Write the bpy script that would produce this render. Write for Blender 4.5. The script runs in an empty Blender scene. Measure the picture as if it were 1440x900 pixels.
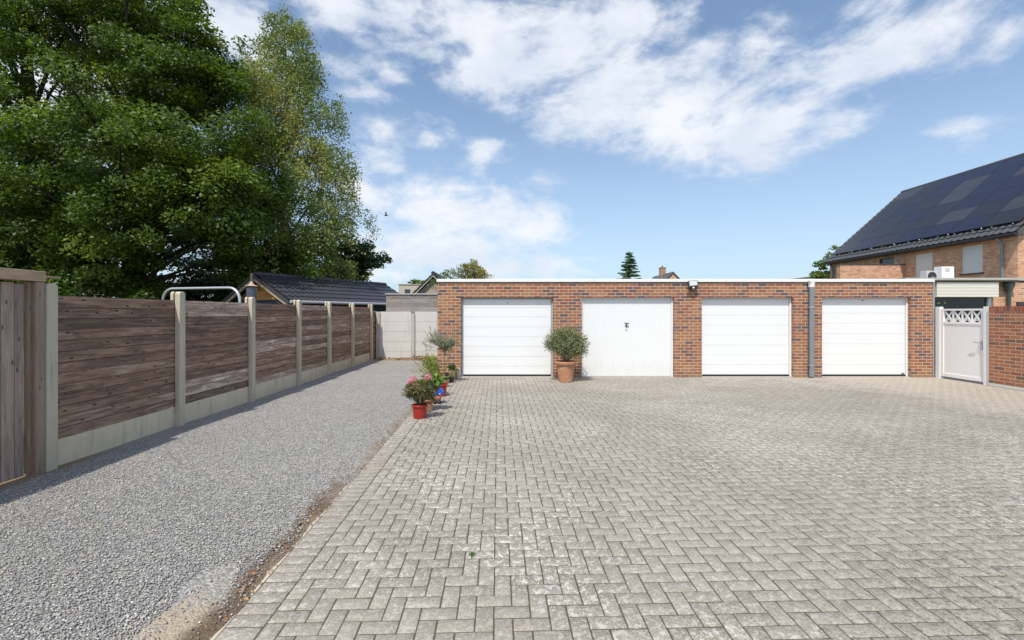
import bpy, bmesh, math, random
import numpy as np
from mathutils import Vector, Matrix
random.seed(7); rng = np.random.default_rng(11)
S = bpy.context.scene; COL = S.collection
R = math.radians

# ------------------------------------------------------------------ camera, light, sky
cam = bpy.data.cameras.new('camera'); co = bpy.data.objects.new('camera', cam); COL.objects.link(co)
co.location = (0, 0, 1.68); co.rotation_euler = (R(90), 0, 0)
cam.sensor_width = 36; cam.lens = 16; cam.shift_y = -10/1440; cam.clip_end = 2000; cam.clip_start = 0.05
S.camera = co
S.view_settings.view_transform = 'Standard'; S.view_settings.look = 'None'
S.view_settings.gamma = 1; S.view_settings.use_curve_mapping = False
S.view_settings.exposure = 0.34
LD = Vector((0.225, 0.60, -1.0)).normalized()          # direction the sunlight travels
sl = bpy.data.lights.new('sun', 'SUN'); so = bpy.data.objects.new('sun', sl); COL.objects.link(so)
sl.energy = 3.3; sl.angle = R(0.6); sl.color = (1.0, 0.955, 0.88)
so.rotation_euler = LD.to_track_quat('-Z', 'Y').to_euler(); so.location = (-5, -10, 20)

class NT:
    def __init__(s, tree):
        s.t = tree
    def n(s, typ, ins=None, **props):
        nd = s.t.nodes.new(typ)
        for k, v in props.items(): setattr(nd, k, v)
        for k, v in (ins or {}).items():
            if isinstance(v, bpy.types.Node): v = v.outputs[0]
            if isinstance(v, bpy.types.NodeSocket): s.t.links.new(v, nd.inputs[k])
            else:
                if isinstance(v, tuple) and len(v) == 3 and nd.inputs[k].type == 'RGBA': v = (*v, 1)
                nd.inputs[k].default_value = v
        return nd
    def m(s, op, a, b=0.0, c=None, clamp=False):
        d = {0: a, 1: b}
        if c is not None: d[2] = c
        return s.n('ShaderNodeMath', d, operation=op, use_clamp=clamp).outputs[0]
    def vm(s, op, a, b=None, c=None):
        d = {0: a}
        if b is not None: d[1] = b
        if c is not None: d[2] = c
        nd = s.n('ShaderNodeVectorMath', d, operation=op)
        return nd.outputs['Value'] if op in ('LENGTH', 'DOT_PRODUCT', 'DISTANCE') else nd.outputs[0]
    def mix(s, fac, a, b, blend='MIX'):
        nd = s.n('ShaderNodeMix', None, data_type='RGBA', blend_type=blend)
        for i, v in ((0, fac), (6, a), (7, b)):
            if isinstance(v, bpy.types.Node): v = v.outputs[0]
            if isinstance(v, bpy.types.NodeSocket): s.t.links.new(v, nd.inputs[i])
            else: nd.inputs[i].default_value = (*v, 1) if isinstance(v, tuple) and len(v) == 3 else v
        return nd.outputs[2]
    def ramp(s, fac, stops, interp='LINEAR'):
        nd = s.n('ShaderNodeValToRGB', {0: fac}); cr = nd.color_ramp; cr.interpolation = interp
        while len(cr.elements) < len(stops): cr.elements.new(0.5)
        for e, (p, c) in zip(cr.elements, stops):
            e.position = p; e.color = (*c, 1) if isinstance(c, tuple) else (c, c, c, 1)
        return nd.outputs[0]
    def noise(s, vec, scale, detail=4, rough=0.55, dist=0.0):
        return s.n('ShaderNodeTexNoise', {'Vector': vec, 'Scale': scale, 'Detail': detail, 'Roughness': rough, 'Distortion': dist}).outputs[0]
    def step(s, v, lo, hi):
        return s.n('ShaderNodeMapRange', {'Value': v, 'From Min': lo, 'From Max': hi}, interpolation_type='SMOOTHSTEP').outputs[0]
    def scale(s, vec, x, y, z):
        return s.vm('MULTIPLY', vec, (x, y, z))

W = bpy.data.worlds.new('World'); S.world = W; W.use_nodes = True
W.node_tree.nodes.clear(); w = NT(W.node_tree)
sky = w.n('ShaderNodeTexSky', sky_type='NISHITA', sun_disc=False)
sd = -LD
sky.sun_elevation = math.asin(sd.z); sky.sun_rotation = math.atan2(sd.x, sd.y)
sky.air_density = 1.0; sky.dust_density = 1.6; sky.ozone_density = 1.0; sky.altitude = 20
g = w.n('ShaderNodeTexCoord').outputs['Generated']
sp = w.n('ShaderNodeSeparateXYZ', {0: g})
az = w.m('ARCTAN2', sp.outputs[0], sp.outputs[1]); el = w.m('ARCSINE', sp.outputs[2])
ae = w.n('ShaderNodeCombineXYZ', {0: az, 1: el, 2: 0.0}).outputs[0]
# cloud banks: (azimuth deg, elevation deg, half width deg, half height deg, weight), read off the sky
CL = []
def bank(px, py, rx, ry, wt=1.0):
    x, z = (px-720)/640, (440-py)/640
    h = math.sqrt(1+x*x); a = math.atan2(x, 1); e = math.atan2(z, h)
    CL.append((a, e, rx/640/(1+x*x)+0.01, ry/640/h/(1+z*z/h/h)+0.01, wt))
for b in [(470,0,80,40,.8),(560,12,110,46,.95),(640,35,100,60,1),(705,75,75,55,1),(745,90,60,42,.9),(815,60,120,70,1.1),(890,35,85,60,1.05),
          (860,120,120,66,1.1),(800,150,60,42,.8),(965,150,130,62,1.1),(1055,185,120,48,1.0),(1060,212,80,28,.8),(1175,165,90,32,.8),
          (1185,105,100,55,.8),(1255,60,110,60,.75),(1340,35,100,50,.75),(1415,50,70,46,.8),(1062,58,45,38,.75),(985,75,60,36,.7),(1345,180,62,22,.75),
          (530,275,70,45,1),(600,292,100,52,1.1),(680,305,90,48,1.05),(735,325,65,38,.9),(560,345,100,48,1),(650,352,150,45,.95),(520,385,120,26,.75),
          (540,185,56,24,.8),(603,190,28,18,.7),(520,215,46,26,.8),(510,130,40,18,.65),(490,100,36,16,.65),(545,100,30,22,.65),(685,212,34,14,.62),(545,238,55,24,.8),
          (330,30,80,46,.9),(270,10,60,36,.9),(372,75,46,34,.8),(780,258,60,16,.45),(1180,265,60,14,.4),(700,372,200,18,.5),(100,100,200,120,.7)]:
    bank(*b)
for a, e, rx, ry, wt in [(-2.2,.7,.8,.3,.9),(2.2,.6,.7,.3,.9),(3.0,.5,.5,.2,.8),(-3.0,.9,.5,.2,.9),(1.3,.5,.3,.12,.8),(-1.4,.6,.3,.2,.8)]: CL.append((a,e,rx,ry,wt))
acc = None
for a, e, rx, ry, wt in CL:
    q = w.vm('MULTIPLY_ADD', ae, (1/rx, 1/ry, 0), (-a/rx, -e/ry, 0))
    d = w.m('MULTIPLY_ADD', w.vm('LENGTH', q), -0.72*wt, 1.12*wt)
    acc = d if acc is None else w.m('SMOOTH_MAX', acc, d, 0.25)
acc = w.m('MAXIMUM', acc, 0.0)
gv = w.scale(g, 1, 1, 1.9)
n1 = w.noise(gv, 5.0, 9, 0.60, 0.35); n2 = w.noise(gv, 17.0, 7, 0.62, 0.2)
nn = w.m('ADD', w.m('MULTIPLY', n1, 1.25), w.m('MULTIPLY', n2, 0.55))
cov = w.m('ADD', w.m('MULTIPLY', acc, 0.72), w.m('MULTIPLY', w.m('SUBTRACT', nn, 0.90), 1.35))
mask = w.m('MULTIPLY', w.step(cov, 0.18, 0.74), w.step(acc, 0.0, 0.35))
mask = w.m('MULTIPLY', mask, 0.93)
hz = w.m('MULTIPLY_ADD', w.step(el, 0.55, -0.02), 0.42, 0.10)
bg = w.mix(hz, w.mix(1.0, sky.outputs[0], (0.88, 1.01, 1.10), 'MULTIPLY'), (4.6, 5.7, 6.9))
dens = w.step(w.noise(w.vm('ADD', gv, (0.0, 0.0, 0.05)), 6.0, 6, 0.6, 0.3), 0.3, 0.72)
cc = w.mix(dens, (4.9, 5.35, 6.1), (6.35, 6.5, 6.75))
bgc = w.mix(mask, bg, cc)
W_BG = w.n('ShaderNodeBackground', {'Color': bgc, 'Strength': 0.122})
w.n('ShaderNodeOutputWorld', {0: W_BG})

# ------------------------------------------------------------------ materials
MATS = {}
def mat(name):
    m = bpy.data.materials.new(name); m.use_nodes = True; m.node_tree.nodes.clear(); MATS[name] = m
    return m, NT(m.node_tree)
def finish(t, col, rough=0.6, metal=0.0, bump=None, bstr=0.3, bdist=0.01, spec=0.5, coat=0.0):
    d = {'Base Color': col, 'Roughness': rough, 'Metallic': metal, 'Specular IOR Level': spec, 'Coat Weight': coat}
    if bump is not None:
        d['Normal'] = t.n('ShaderNodeBump', {'Height': bump, 'Strength': bstr, 'Distance': bdist}).outputs[0]
    p = t.n('ShaderNodeBsdfPrincipled', d)
    t.n('ShaderNodeOutputMaterial', {0: p})
def uvo(t):
    return t.n('ShaderNodeTexCoord').outputs['UV']
def obj_co(t):
    return t.n('ShaderNodeTexCoord').outputs['Object']
def rnd(t):
    return t.n('ShaderNodeAttribute', attribute_name='rnd').outputs['Fac']

def plain(name, col, rough=0.5, var=0.08, scale=6.0, metal=0.0, spec=0.5, bstr=0.0, bscale=60, dirt=None, dirtamt=0.3, coat=0.0):
    m, t = mat(name); c = obj_co(t)
    n = t.noise(c, scale, 6, 0.6)
    lo = tuple(x*(1-var) for x in col); hi = tuple(min(1, x*(1+var)) for x in col)
    cl = t.mix(n, lo, hi)
    if dirt: cl = t.mix(t.m('MULTIPLY', t.step(t.noise(c, scale*0.6, 8, 0.7), 0.5, 0.75), dirtamt), cl, dirt)
    b = t.noise(c, bscale, 5, 0.6) if bstr else None
    finish(t, cl, rough, metal, b, bstr, 0.005, spec, coat)
    return m

def brick_mat(name, stops, mortar, bw=0.225, bh=0.079, gap=0.0115, tint=1.0, soot=0.0):
    m, t = mat(name); u = uvo(t)
    u2 = t.vm('ADD', u, t.vm('MULTIPLY', t.n('ShaderNodeTexNoise', {'Vector': u, 'Scale': 9.0}).outputs['Color'], (0.004, 0.004, 0)))
    b = t.n('ShaderNodeTexBrick', {'Vector': u2, 'Color1': (0,0,0), 'Color2': (1,1,1), 'Mortar': (0.5,0.5,0.5), 'Scale': 1.0,
            'Mortar Size': gap/2, 'Mortar Smooth': 0.15, 'Bias': 0.0, 'Brick Width': bw, 'Row Height': bh})
    b.offset = 0.5
    col = t.ramp(b.outputs[0], stops, 'LINEAR')
    n = t.noise(u, 45, 6, 0.65)
    col = t.mix(t.m('MULTIPLY', t.step(n, 0.5, 0.75), 0.45), col, (0.13, 0.075, 0.055))
    col = t.mix(t.m('MULTIPLY', t.step(t.noise(u, 12, 4, 0.6), 0.55, 0.8), 0.35), col, (0.50, 0.33, 0.22))
    mo = t.mix(t.noise(u, 18, 5), tuple(x*0.8 for x in mortar), tuple(min(1, x*1.12) for x in mortar))
    col = t.mix(b.outputs[1], col, mo)
    if soot:
        z = t.n('ShaderNodeSeparateXYZ', {0: u}).outputs[1]
        f = t.m('MULTIPLY', t.step(t.m('ADD', z, t.m('MULTIPLY', t.noise(u, 3.5, 4), 0.25)), 0.34, 0.06), soot)
        col = t.mix(f, col, (0.20, 0.185, 0.12))
    st = t.m('MULTIPLY', t.step(t.noise(t.scale(u, 1.1, 0.35, 1), 2.2, 6, 0.65), 0.48, 0.72), 0.28)
    col = t.mix(st, col, (0.22, 0.15, 0.11))
    h = t.m('ADD', t.m('MULTIPLY', t.m('SUBTRACT', 1.0, b.outputs[1]), 0.8), t.m('MULTIPLY', n, 0.25))
    finish(t, col, 0.88, 0, h, 0.7, 0.009, 0.3)
    return m

BR = brick_mat('garage_brick', [(0.0,(0.333,0.126,0.061)),(0.16,(0.365,0.162,0.070)),(0.3,(0.293,0.096,0.049)),(0.45,(0.348,0.146,0.070)),(0.6,(0.396,0.193,0.090)),(0.72,(0.285,0.092,0.053)),(0.8,(0.190,0.092,0.077)),(0.9,(0.119,0.081,0.077)),(1.0,(0.333,0.130,0.065))],
               (0.56,0.49,0.40), gap=0.0135, soot=0.55)
BRW = brick_mat('garden_wall_brick', [(0.0,(0.414,0.150,0.078)),(0.3,(0.460,0.188,0.090)),(0.5,(0.333,0.106,0.066)),(0.7,(0.414,0.175,0.084)),(0.85,(0.172,0.100,0.084)),(1.0,(0.380,0.138,0.072))],
               (0.575,0.525,0.396), soot=0.75)
BRH = brick_mat('house_brick', [(0.0,(0.625,0.288,0.150)),(0.2,(0.725,0.396,0.228)),(0.4,(0.550,0.228,0.120)),(0.55,(0.750,0.432,0.264)),(0.7,(0.625,0.300,0.156)),(0.85,(0.425,0.192,0.120)),(1.0,(0.775,0.504,0.336))],
               (0.775,0.624,0.480), bw=0.20, bh=0.065)
BRO = brick_mat('old_brick', [(0.0,(0.42,0.16,0.05)),(0.4,(0.52,0.24,0.08)),(0.6,(0.40,0.17,0.06)),(0.75,(0.20,0.10,0.055)),(0.9,(0.10,0.07,0.05)),(1.0,(0.46,0.2,0.07))],
               (0.36,0.28,0.2), soot=0.5)
def brick_soldier():
    m, t = mat('soldier_brick'); u = uvo(t)
    s = t.n('ShaderNodeSeparateXYZ', {0: u})
    r = rnd(t)
    col = t.ramp(r, [(0,(0.34,0.10,0.055)),(0.5,(0.27,0.085,0.055)),(0.8,(0.38,0.14,0.07)),(1,(0.16,0.08,0.07))])
    col = t.mix(t.m('MULTIPLY', t.step(t.noise(u, 30, 5), 0.5, 0.8), 0.5), col, (0.12,0.08,0.06))
    finish(t, col, 0.9, 0, t.noise(u, 60, 5), 0.4, 0.006, 0.3)
    return m
BRS = brick_soldier()

def wood_mat(name, stops, vert=False, knot=1.0, gs=1.0, rough=0.82):
    m, t = mat(name); u = uvo(t); r = rnd(t)
    s = t.n('ShaderNodeSeparateXYZ', {0: u})
    a, b = (s.outputs[1], s.outputs[0]) if vert else (s.outputs[0], s.outputs[1])
    off = t.m('MULTIPLY', r, 37.0)
    v = t.n('ShaderNodeCombineXYZ', {0: t.m('ADD', a, off), 1: b, 2: off}).outputs[0]
    big = t.noise(t.scale(v, 1.2, 10, 1), 1.5, 7, 0.68, 0.9)
    grain = t.noise(t.scale(v, 2.6, 75, 1), 1.6, 6, 0.7, 0.6)
    fine = t.noise(t.scale(v, 6, 210, 1), 1.0, 4, 0.7)
    f = t.m('ADD', t.m('MULTIPLY', big, 0.80*gs), t.m('ADD', t.m('MULTIPLY', t.m('SUBTRACT', grain, 0.25), 0.42), t.m('MULTIPLY', t.m('SUBTRACT', r, 0.5), 0.22)))
    col = t.ramp(f, stops)
    col = t.mix(t.m('MULTIPLY', t.step(fine, 0.55, 0.72), 0.35), col, (0.045, 0.034, 0.03))
    vo = t.n('ShaderNodeTexVoronoi', {'Vector': t.scale(v, 3.1, 8.5, 1), 'Scale': 1.0, 'Randomness': 1.0}, voronoi_dimensions='2D')
    gate = t.step(t.n('ShaderNodeSeparateXYZ', {0: vo.outputs['Color']}).outputs[0], 0.45, 0.5)
    k = t.m('MULTIPLY', t.m('MULTIPLY', t.step(vo.outputs['Distance'], 0.11, 0.055), gate), knot)
    halo = t.m('MULTIPLY', t.m('MULTIPLY', t.step(t.m('ADD', vo.outputs['Distance'], t.m('MULTIPLY', grain, 0.12)), 0.27, 0.09), gate), knot*0.3)
    col = t.mix(halo, col, (0.30, 0.27, 0.255)); col = t.mix(k, col, (0.035, 0.024, 0.02))
    finish(t, col, rough, 0, t.m('ADD', grain, t.m('MULTIPLY', fine, 0.5)), 0.35, 0.004, 0.3)
    return m
WF = wood_mat('weathered_fence_wood', [(0.30,(0.099,0.071,0.057)),(0.42,(0.212,0.136,0.095)),(0.52,(0.335,0.219,0.149)),(0.60,(0.410,0.305,0.237)),(0.70,(0.672,0.560,0.474)),(0.8,(0.850,0.771,0.658))])
WG = wood_mat('weathered_gate_wood', [(0.28,(0.175,0.132,0.105)),(0.45,(0.294,0.224,0.179)),(0.6,(0.400,0.310,0.247)),(0.8,(0.525,0.425,0.357))], vert=True, knot=0.7)
WB = wood_mat('pale_beam_wood', [(0.28,(0.299,0.193,0.115)),(0.5,(0.460,0.330,0.210)),(0.7,(0.540,0.418,0.300))], knot=0.5)
WP = wood_mat('post_wood', [(0.28,(0.17,0.11,0.075)),(0.5,(0.27,0.19,0.135)),(0.7,(0.35,0.27,0.21))], vert=True, knot=0.5)
WS = wood_mat('silvered_board_wood', [(0.25,(0.15,0.125,0.11)),(0.45,(0.27,0.235,0.21)),(0.62,(0.36,0.32,0.29)),(0.8,(0.45,0.42,0.39))], knot=0.7)
WO = wood_mat('orange_cladding_wood', [(0.28,(0.33,0.12,0.03)),(0.5,(0.52,0.22,0.06)),(0.75,(0.60,0.30,0.10))], knot=0.4)
WT = wood_mat('trim_wood', [(0.28,(0.30,0.20,0.12)),(0.5,(0.42,0.31,0.21)),(0.75,(0.5,0.40,0.30))], knot=0.2)

def concrete_mat(name, col, moss=0.3, var=0.18, topmoss=False):
    m, t = mat(name); c = obj_co(t)
    n = t.noise(c, 2.5, 8, 0.65); f = t.noise(c, 60, 5, 0.7)
    cl = t.mix(n, tuple(x*(1-var) for x in col), tuple(x*(1+var) for x in col))
    cl = t.mix(t.m('MULTIPLY', t.step(f, 0.55, 0.75), 0.3), cl, tuple(x*0.6 for x in col))
    st = t.noise(t.scale(c, 9, 9, 0.8), 1.5, 6, 0.65)
    cl = t.mix(t.m('MULTIPLY', t.step(st, 0.52, 0.75), moss), cl, (0.16, 0.15, 0.10))
    finish(t, cl, 0.9, 0, t.m('ADD', n, t.m('MULTIPLY', f, 0.6)), 0.35, 0.006, 0.3)
    return m
CP = concrete_mat('fence_post_concrete', (0.532,0.471,0.358), 0.55)
CB = concrete_mat('gravel_board_concrete', (0.665,0.575,0.419), 0.45)
CW = concrete_mat('rear_wall_concrete', (0.60,0.585,0.555), 0.25, 0.08)
CPW = concrete_mat('rear_wall_post_concrete', (0.46,0.45,0.42), 0.35)
CS = concrete_mat('sill_concrete', (0.42,0.40,0.36), 0.3)
HB = concrete_mat('beige_render', (0.52,0.45,0.37), 0.2, 0.06)

def paver_mat():
    m, t = mat('concrete_pavers'); c = obj_co(t); r = rnd(t)
    s = t.n('ShaderNodeSeparateXYZ', {0: c}); X, Y = s.outputs[0], s.outputs[1]
    col = t.ramp(r, [(0,(0.245,0.213,0.169)),(0.35,(0.274,0.239,0.193)),(0.65,(0.297,0.261,0.211)),(1,(0.340,0.300,0.245))])
    g1 = t.noise(c, 75, 5, 0.75)
    col = t.mix(t.m('MULTIPLY', t.step(g1, 0.46, 0.60), 0.62), col, (0.175,0.158,0.136))
    gl = t.noise(t.vm('ADD', c, (3,7,2)), 95, 4, 0.7)
    col = t.mix(t.m('MULTIPLY', t.step(gl, 0.51, 0.62), 0.58), col, (0.50,0.46,0.41))
    big = t.noise(c, 0.42, 5, 0.6, 0.4)
    med = t.noise(c, 2.2, 6, 0.62, 0.3)
    # pale lichen blotches gathered in patches
    pm = t.m('MULTIPLY', t.step(big, 0.42, 0.60), t.step(med, 0.34, 0.54))
    li = t.noise(c, 22, 6, 0.7, 0.2); li2 = t.noise(c, 48, 5, 0.65, 0.3)
    lich = t.m('MULTIPLY', t.m('MAXIMUM', t.step(li, 0.51, 0.60), t.m('MULTIPLY', t.step(li2, 0.54, 0.62), 0.85)), t.m('MULTIPLY_ADD', pm, 0.66, 0.36))
    col = t.mix(lich, col, (0.56,0.525,0.475))
    # worn darker grime
    dk = t.m('MULTIPLY', t.m('MAXIMUM', t.step(t.noise(c, 0.6, 5, 0.6, 0.4), 0.48, 0.68), t.m('MULTIPLY', t.step(t.m('SUBTRACT', X, t.m('MULTIPLY', Y, 0.75)), -1.6, 0.6), 0.8)), t.step(t.noise(t.vm('ADD', c, (5,3,1)), 30, 6, 0.7, 0.4), 0.5, 0.62))
    col = t.mix(t.m('MULTIPLY', dk, 0.8), col, (0.105,0.092,0.077))
    dust = t.step(t.noise(t.vm('ADD', c, (9,1,0)), 0.8, 4, 0.5), 0.40, 0.7)
    col = t.mix(t.m('MULTIPLY', dust, 0.25), col, (0.43,0.385,0.32))
    # sand washed over the stones on the right hand side
    sw = t.m('MULTIPLY', t.step(t.m('ADD', t.m('ADD', X, t.m('MULTIPLY', Y, 0.25)), t.m('MULTIPLY', med, 3.0)), 11.0, 13.2), t.m('MULTIPLY_ADD', t.noise(c, 3.0, 5, 0.6), 0.7, 0.38), clamp=True)
    col = t.mix(t.m('MULTIPLY', sw, 0.85), col, (0.45,0.39,0.31))
    finish(t, col, 0.92, 0, t.m('ADD', g1, t.m('MULTIPLY', li2, 0.6)), 0.45, 0.004, 0.25)
    return m
PV = paver_mat()
def joint_mat():
    m, t = mat('joint_sand'); c = obj_co(t)
    s = t.n('ShaderNodeSeparateXYZ', {0: c}); X, Y = s.outputs[0], s.outputs[1]
    col = t.mix(t.noise(c, 12, 6, 0.7), (0.072,0.056,0.038), (0.150,0.120,0.083))
    col = t.mix(t.m('MULTIPLY', t.step(t.noise(c, 1.3, 5, 0.6), 0.56, 0.7), 0.5), col, (0.12,0.125,0.05))
    sw = t.step(t.m('ADD', t.m('ADD', X, t.m('MULTIPLY', Y, 0.25)), t.m('MULTIPLY', t.noise(c, 2.2, 6), 3.0)), 11.0, 13.2)
    col = t.mix(t.m('MULTIPLY', sw, 0.9), col, (0.36,0.31,0.24))
    finish(t, col, 0.95, 0, t.noise(c, 300, 4), 0.5, 0.004, 0.2)
    return m
JS = joint_mat()
EA, EB = -1.46, -0.031                    # paving edge: x = EA + EB*y
def gravel_mat():
    m, t = mat('gravel_bed'); c = obj_co(t)
    s = t.n('ShaderNodeSeparateXYZ', {0: c}); X, Y = s.outputs[0], s.outputs[1]
    vo = t.n('ShaderNodeTexVoronoi', {'Vector': t.vm('ADD', c, t.scale(t.n('ShaderNodeTexNoise', {'Vector': c, 'Scale': 70.0}).outputs['Color'], 0.01, 0.01, 0)), 'Scale': 62.0})
    v2 = t.n('ShaderNodeTexVoronoi', {'Vector': c, 'Scale': 140.0})
    rr = t.n('ShaderNodeSeparateXYZ', {0: vo.outputs['Color']}).outputs[0]
    r2 = t.n('ShaderNodeSeparateXYZ', {0: v2.outputs['Color']}).outputs[1]
    col = t.ramp(rr, [(0,(0.192,0.190,0.185)),(0.3,(0.282,0.271,0.255)),(0.6,(0.372,0.351,0.319)),(0.85,(0.480,0.445,0.392)),(1,(0.720,0.679,0.605))])
    col = t.mix(0.4, col, t.ramp(r2, [(0,(0.18,0.18,0.18)),(0.7,(0.36,0.35,0.33)),(1,(0.62,0.60,0.56))]))
    col = t.mix(t.m('MULTIPLY', t.step(vo.outputs['Distance'], 0.45, 0.8), 0.6), col, (0.10,0.098,0.095))
    col = t.mix(t.m('MULTIPLY', t.step(t.noise(c, 0.7, 5), 0.45, 0.7), 0.25), col, (0.42,0.39,0.345))
    d = t.m('SUBTRACT', t.m('MULTIPLY_ADD', Y, EB, EA), X)                 # metres left of the paving edge
    nz = t.noise(c, 2.4, 6, 0.65, 0.4)
    wob = t.m('MULTIPLY', t.m('SUBTRACT', nz, 0.5), 0.9)
    near = t.step(t.m('ADD', Y, t.m('MULTIPLY', wob, 1.5)), 3.10, 2.40)
    sand = t.m('MULTIPLY', t.step(t.m('ADD', d, wob), 0.52, 0.30), near)
    col = t.mix(sand, col, t.mix(t.noise(c, 60, 5), (0.33,0.262,0.18), (0.46,0.385,0.285)))
    soil = t.m('MULTIPLY', t.step(t.m('ADD', d, t.m('MULTIPLY', wob, 0.35)), 0.25, 0.12), t.step(t.m('ADD', Y, t.m('MULTIPLY', wob, 3.0)), 4.9, 3.9))
    col = t.mix(soil, col, t.mix(t.noise(c, 90, 5), (0.085,0.058,0.038), (0.19,0.14,0.095)))
    soil2 = t.m('MULTIPLY', t.step(t.m('ADD', d, t.m('MULTIPLY', wob, 0.5)), 0.20, 0.02), t.step(t.noise(c, 1.7, 4), 0.40, 0.62))
    col = t.mix(t.m('MULTIPLY', soil2, 0.8), col, (0.24,0.185,0.13))
    f = t.m('MULTIPLY', t.step(t.m('ADD', X, t.m('MULTIPLY', wob, 0.3)), -4.84, -4.95), t.step(Y, 6.5, 4.9))
    col = t.mix(f, col, (0.25,0.175,0.105))
    f2 = t.step(t.m('ADD', Y, t.m('MULTIPLY', wob, 1.2)), 15.9, 16.5)
    col = t.mix(t.m('MULTIPLY', f2, 0.7), col, (0.34,0.26,0.17))
    finish(t, col, 0.95, 0, t.m('SUBTRACT', 1.0, vo.outputs['Distance']), 0.8, 0.012, 0.25)
    return m
GB = gravel_mat()
def stone_mat():
    m, t = mat('gravel_stone'); c = obj_co(t); r = rnd(t)
    col = t.ramp(r, [(0,(0.159,0.157,0.158)),(0.3,(0.262,0.254,0.243)),(0.55,(0.378,0.354,0.322)),(0.8,(0.500,0.460,0.407)),(0.93,(0.659,0.614,0.542)),(0.975,(0.850,0.802,0.734)),(1,(0.537,0.354,0.169))])
    finish(t, t.mix(0.25, col, t.mix(t.noise(c, 250, 3), (0.15,0.15,0.15), (0.5,0.48,0.45))), 0.85, 0, None, 0, 0, 0.35)
    return m
GS = stone_mat()
def ground_mat():
    m, t = mat('lawn_ground'); c = obj_co(t)
    col = t.mix(t.noise(c, 0.8, 6, 0.6), (0.05,0.07,0.02), (0.10,0.11,0.045))
    col = t.mix(t.m('MULTIPLY', t.step(t.noise(c, 0.12, 5), 0.5, 0.7), 0.6), col, (0.17,0.14,0.09))
    finish(t, col, 0.95, 0, t.noise(c, 40, 5), 0.6, 0.02, 0.2)
    return m
GR = ground_mat()

def leaf_mat(name, stops, trans=0.42, rough=0.5, spec=0.4):
    m, t = mat(name); r = rnd(t)
    c = t.ramp(r, stops)
    p = t.n('ShaderNodeBsdfPrincipled', {'Base Color': c, 'Roughness': rough, 'Specular IOR Level': spec})
    tr = t.n('ShaderNodeBsdfTranslucent', {'Color': t.mix(1.0, c, (1.5,1.45,0.7), 'MULTIPLY')})
    mx = t.n('ShaderNodeMixShader', {0: trans, 1: p, 2: tr})
    t.n('ShaderNodeOutputMaterial', {0: mx})
    return m
LO = leaf_mat('oak_leaf', [(0,(0.046,0.082,0.014)),(0.4,(0.084,0.145,0.020)),(0.75,(0.133,0.207,0.029)),(1,(0.204,0.270,0.046))])
LU = leaf_mat('shaded_leaf', [(0,(0.031,0.059,0.014)),(0.5,(0.056,0.103,0.021)),(1,(0.098,0.158,0.033))], 0.25)  # darker green: shade beneath the big crowns is put into the leaf colour
LB = leaf_mat('birch_leaf', [(0,(0.126,0.180,0.052)),(0.4,(0.203,0.269,0.078)),(0.75,(0.289,0.339,0.102)),(0.93,(0.388,0.399,0.139)),(1,(0.503,0.399,0.112))], 0.3)
LW = leaf_mat('willow_leaf', [(0,(0.130,0.169,0.052)),(0.5,(0.247,0.260,0.065)),(0.85,(0.351,0.325,0.078)),(1,(0.442,0.286,0.091))], 0.4)
LG = leaf_mat('fresh_leaf', [(0,(0.06,0.11,0.02)),(0.5,(0.11,0.18,0.03)),(1,(0.18,0.26,0.05))], 0.4)
LC = leaf_mat('spruce_needle', [(0,(0.048,0.120,0.053)),(0.5,(0.084,0.192,0.072)),(1,(0.144,0.276,0.096))], 0.15)
LV = leaf_mat('olive_leaf', [(0,(0.129,0.156,0.074)),(0.5,(0.230,0.267,0.129)),(0.85,(0.331,0.368,0.202)),(1,(0.497,0.515,0.368))], 0.25)
LGY = leaf_mat('grey_leaf', [(0,(0.169,0.189,0.130)),(0.5,(0.260,0.286,0.195)),(1,(0.390,0.403,0.312))], 0.25)
LP = leaf_mat('bronze_leaf', [(0,(0.069,0.075,0.027)),(0.45,(0.119,0.131,0.044)),(0.75,(0.194,0.150,0.056)),(0.92,(0.275,0.150,0.069)),(1,(0.375,0.213,0.125))], 0.3)
LH = leaf_mat('hydrangea_leaf', [(0,(0.060,0.132,0.024)),(0.5,(0.120,0.240,0.036)),(1,(0.240,0.384,0.072))], 0.35)
LY = leaf_mat('broom_leaf', [(0,(0.150,0.193,0.037)),(0.5,(0.282,0.332,0.060)),(1,(0.432,0.455,0.106))], 0.35)
LT = leaf_mat('fallen_leaf', [(0,(0.16,0.07,0.03)),(0.4,(0.30,0.13,0.05)),(0.8,(0.42,0.24,0.09)),(1,(0.55,0.36,0.12))], 0.1)
PK = leaf_mat('pink_petal', [(0,(0.694,0.137,0.314)),(0.5,(0.829,0.231,0.426)),(1,(0.850,0.441,0.616))], 0.3)
PL = leaf_mat('pale_petal', [(0,(0.62,0.42,0.42)),(1,(0.8,0.66,0.62))], 0.3)
YL = leaf_mat('yellow_petal', [(0,(0.55,0.36,0.03)),(1,(0.72,0.55,0.08))], 0.3)
ST = leaf_mat('dry_grass', [(0,(0.32,0.25,0.14)),(1,(0.52,0.44,0.28))], 0.2)
def bark_mat(name, a, b, hs=3.0):
    m, t = mat(name); c = obj_co(t)
    n = t.noise(t.scale(c, 8, 8, hs), 1.5, 7, 0.7, 0.4)
    finish(t, t.ramp(n, [(0.3, a), (0.7, b)]), 0.95, 0, n, 0.6, 0.03, 0.2)
    return m
BK = bark_mat('oak_bark', (0.035,0.028,0.022), (0.11,0.09,0.07))
BKB = bark_mat('birch_bark', (0.08,0.07,0.06), (0.34,0.32,0.29), 14.0)
BKT = bark_mat('twig_bark', (0.12,0.085,0.055), (0.26,0.20,0.14))

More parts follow.
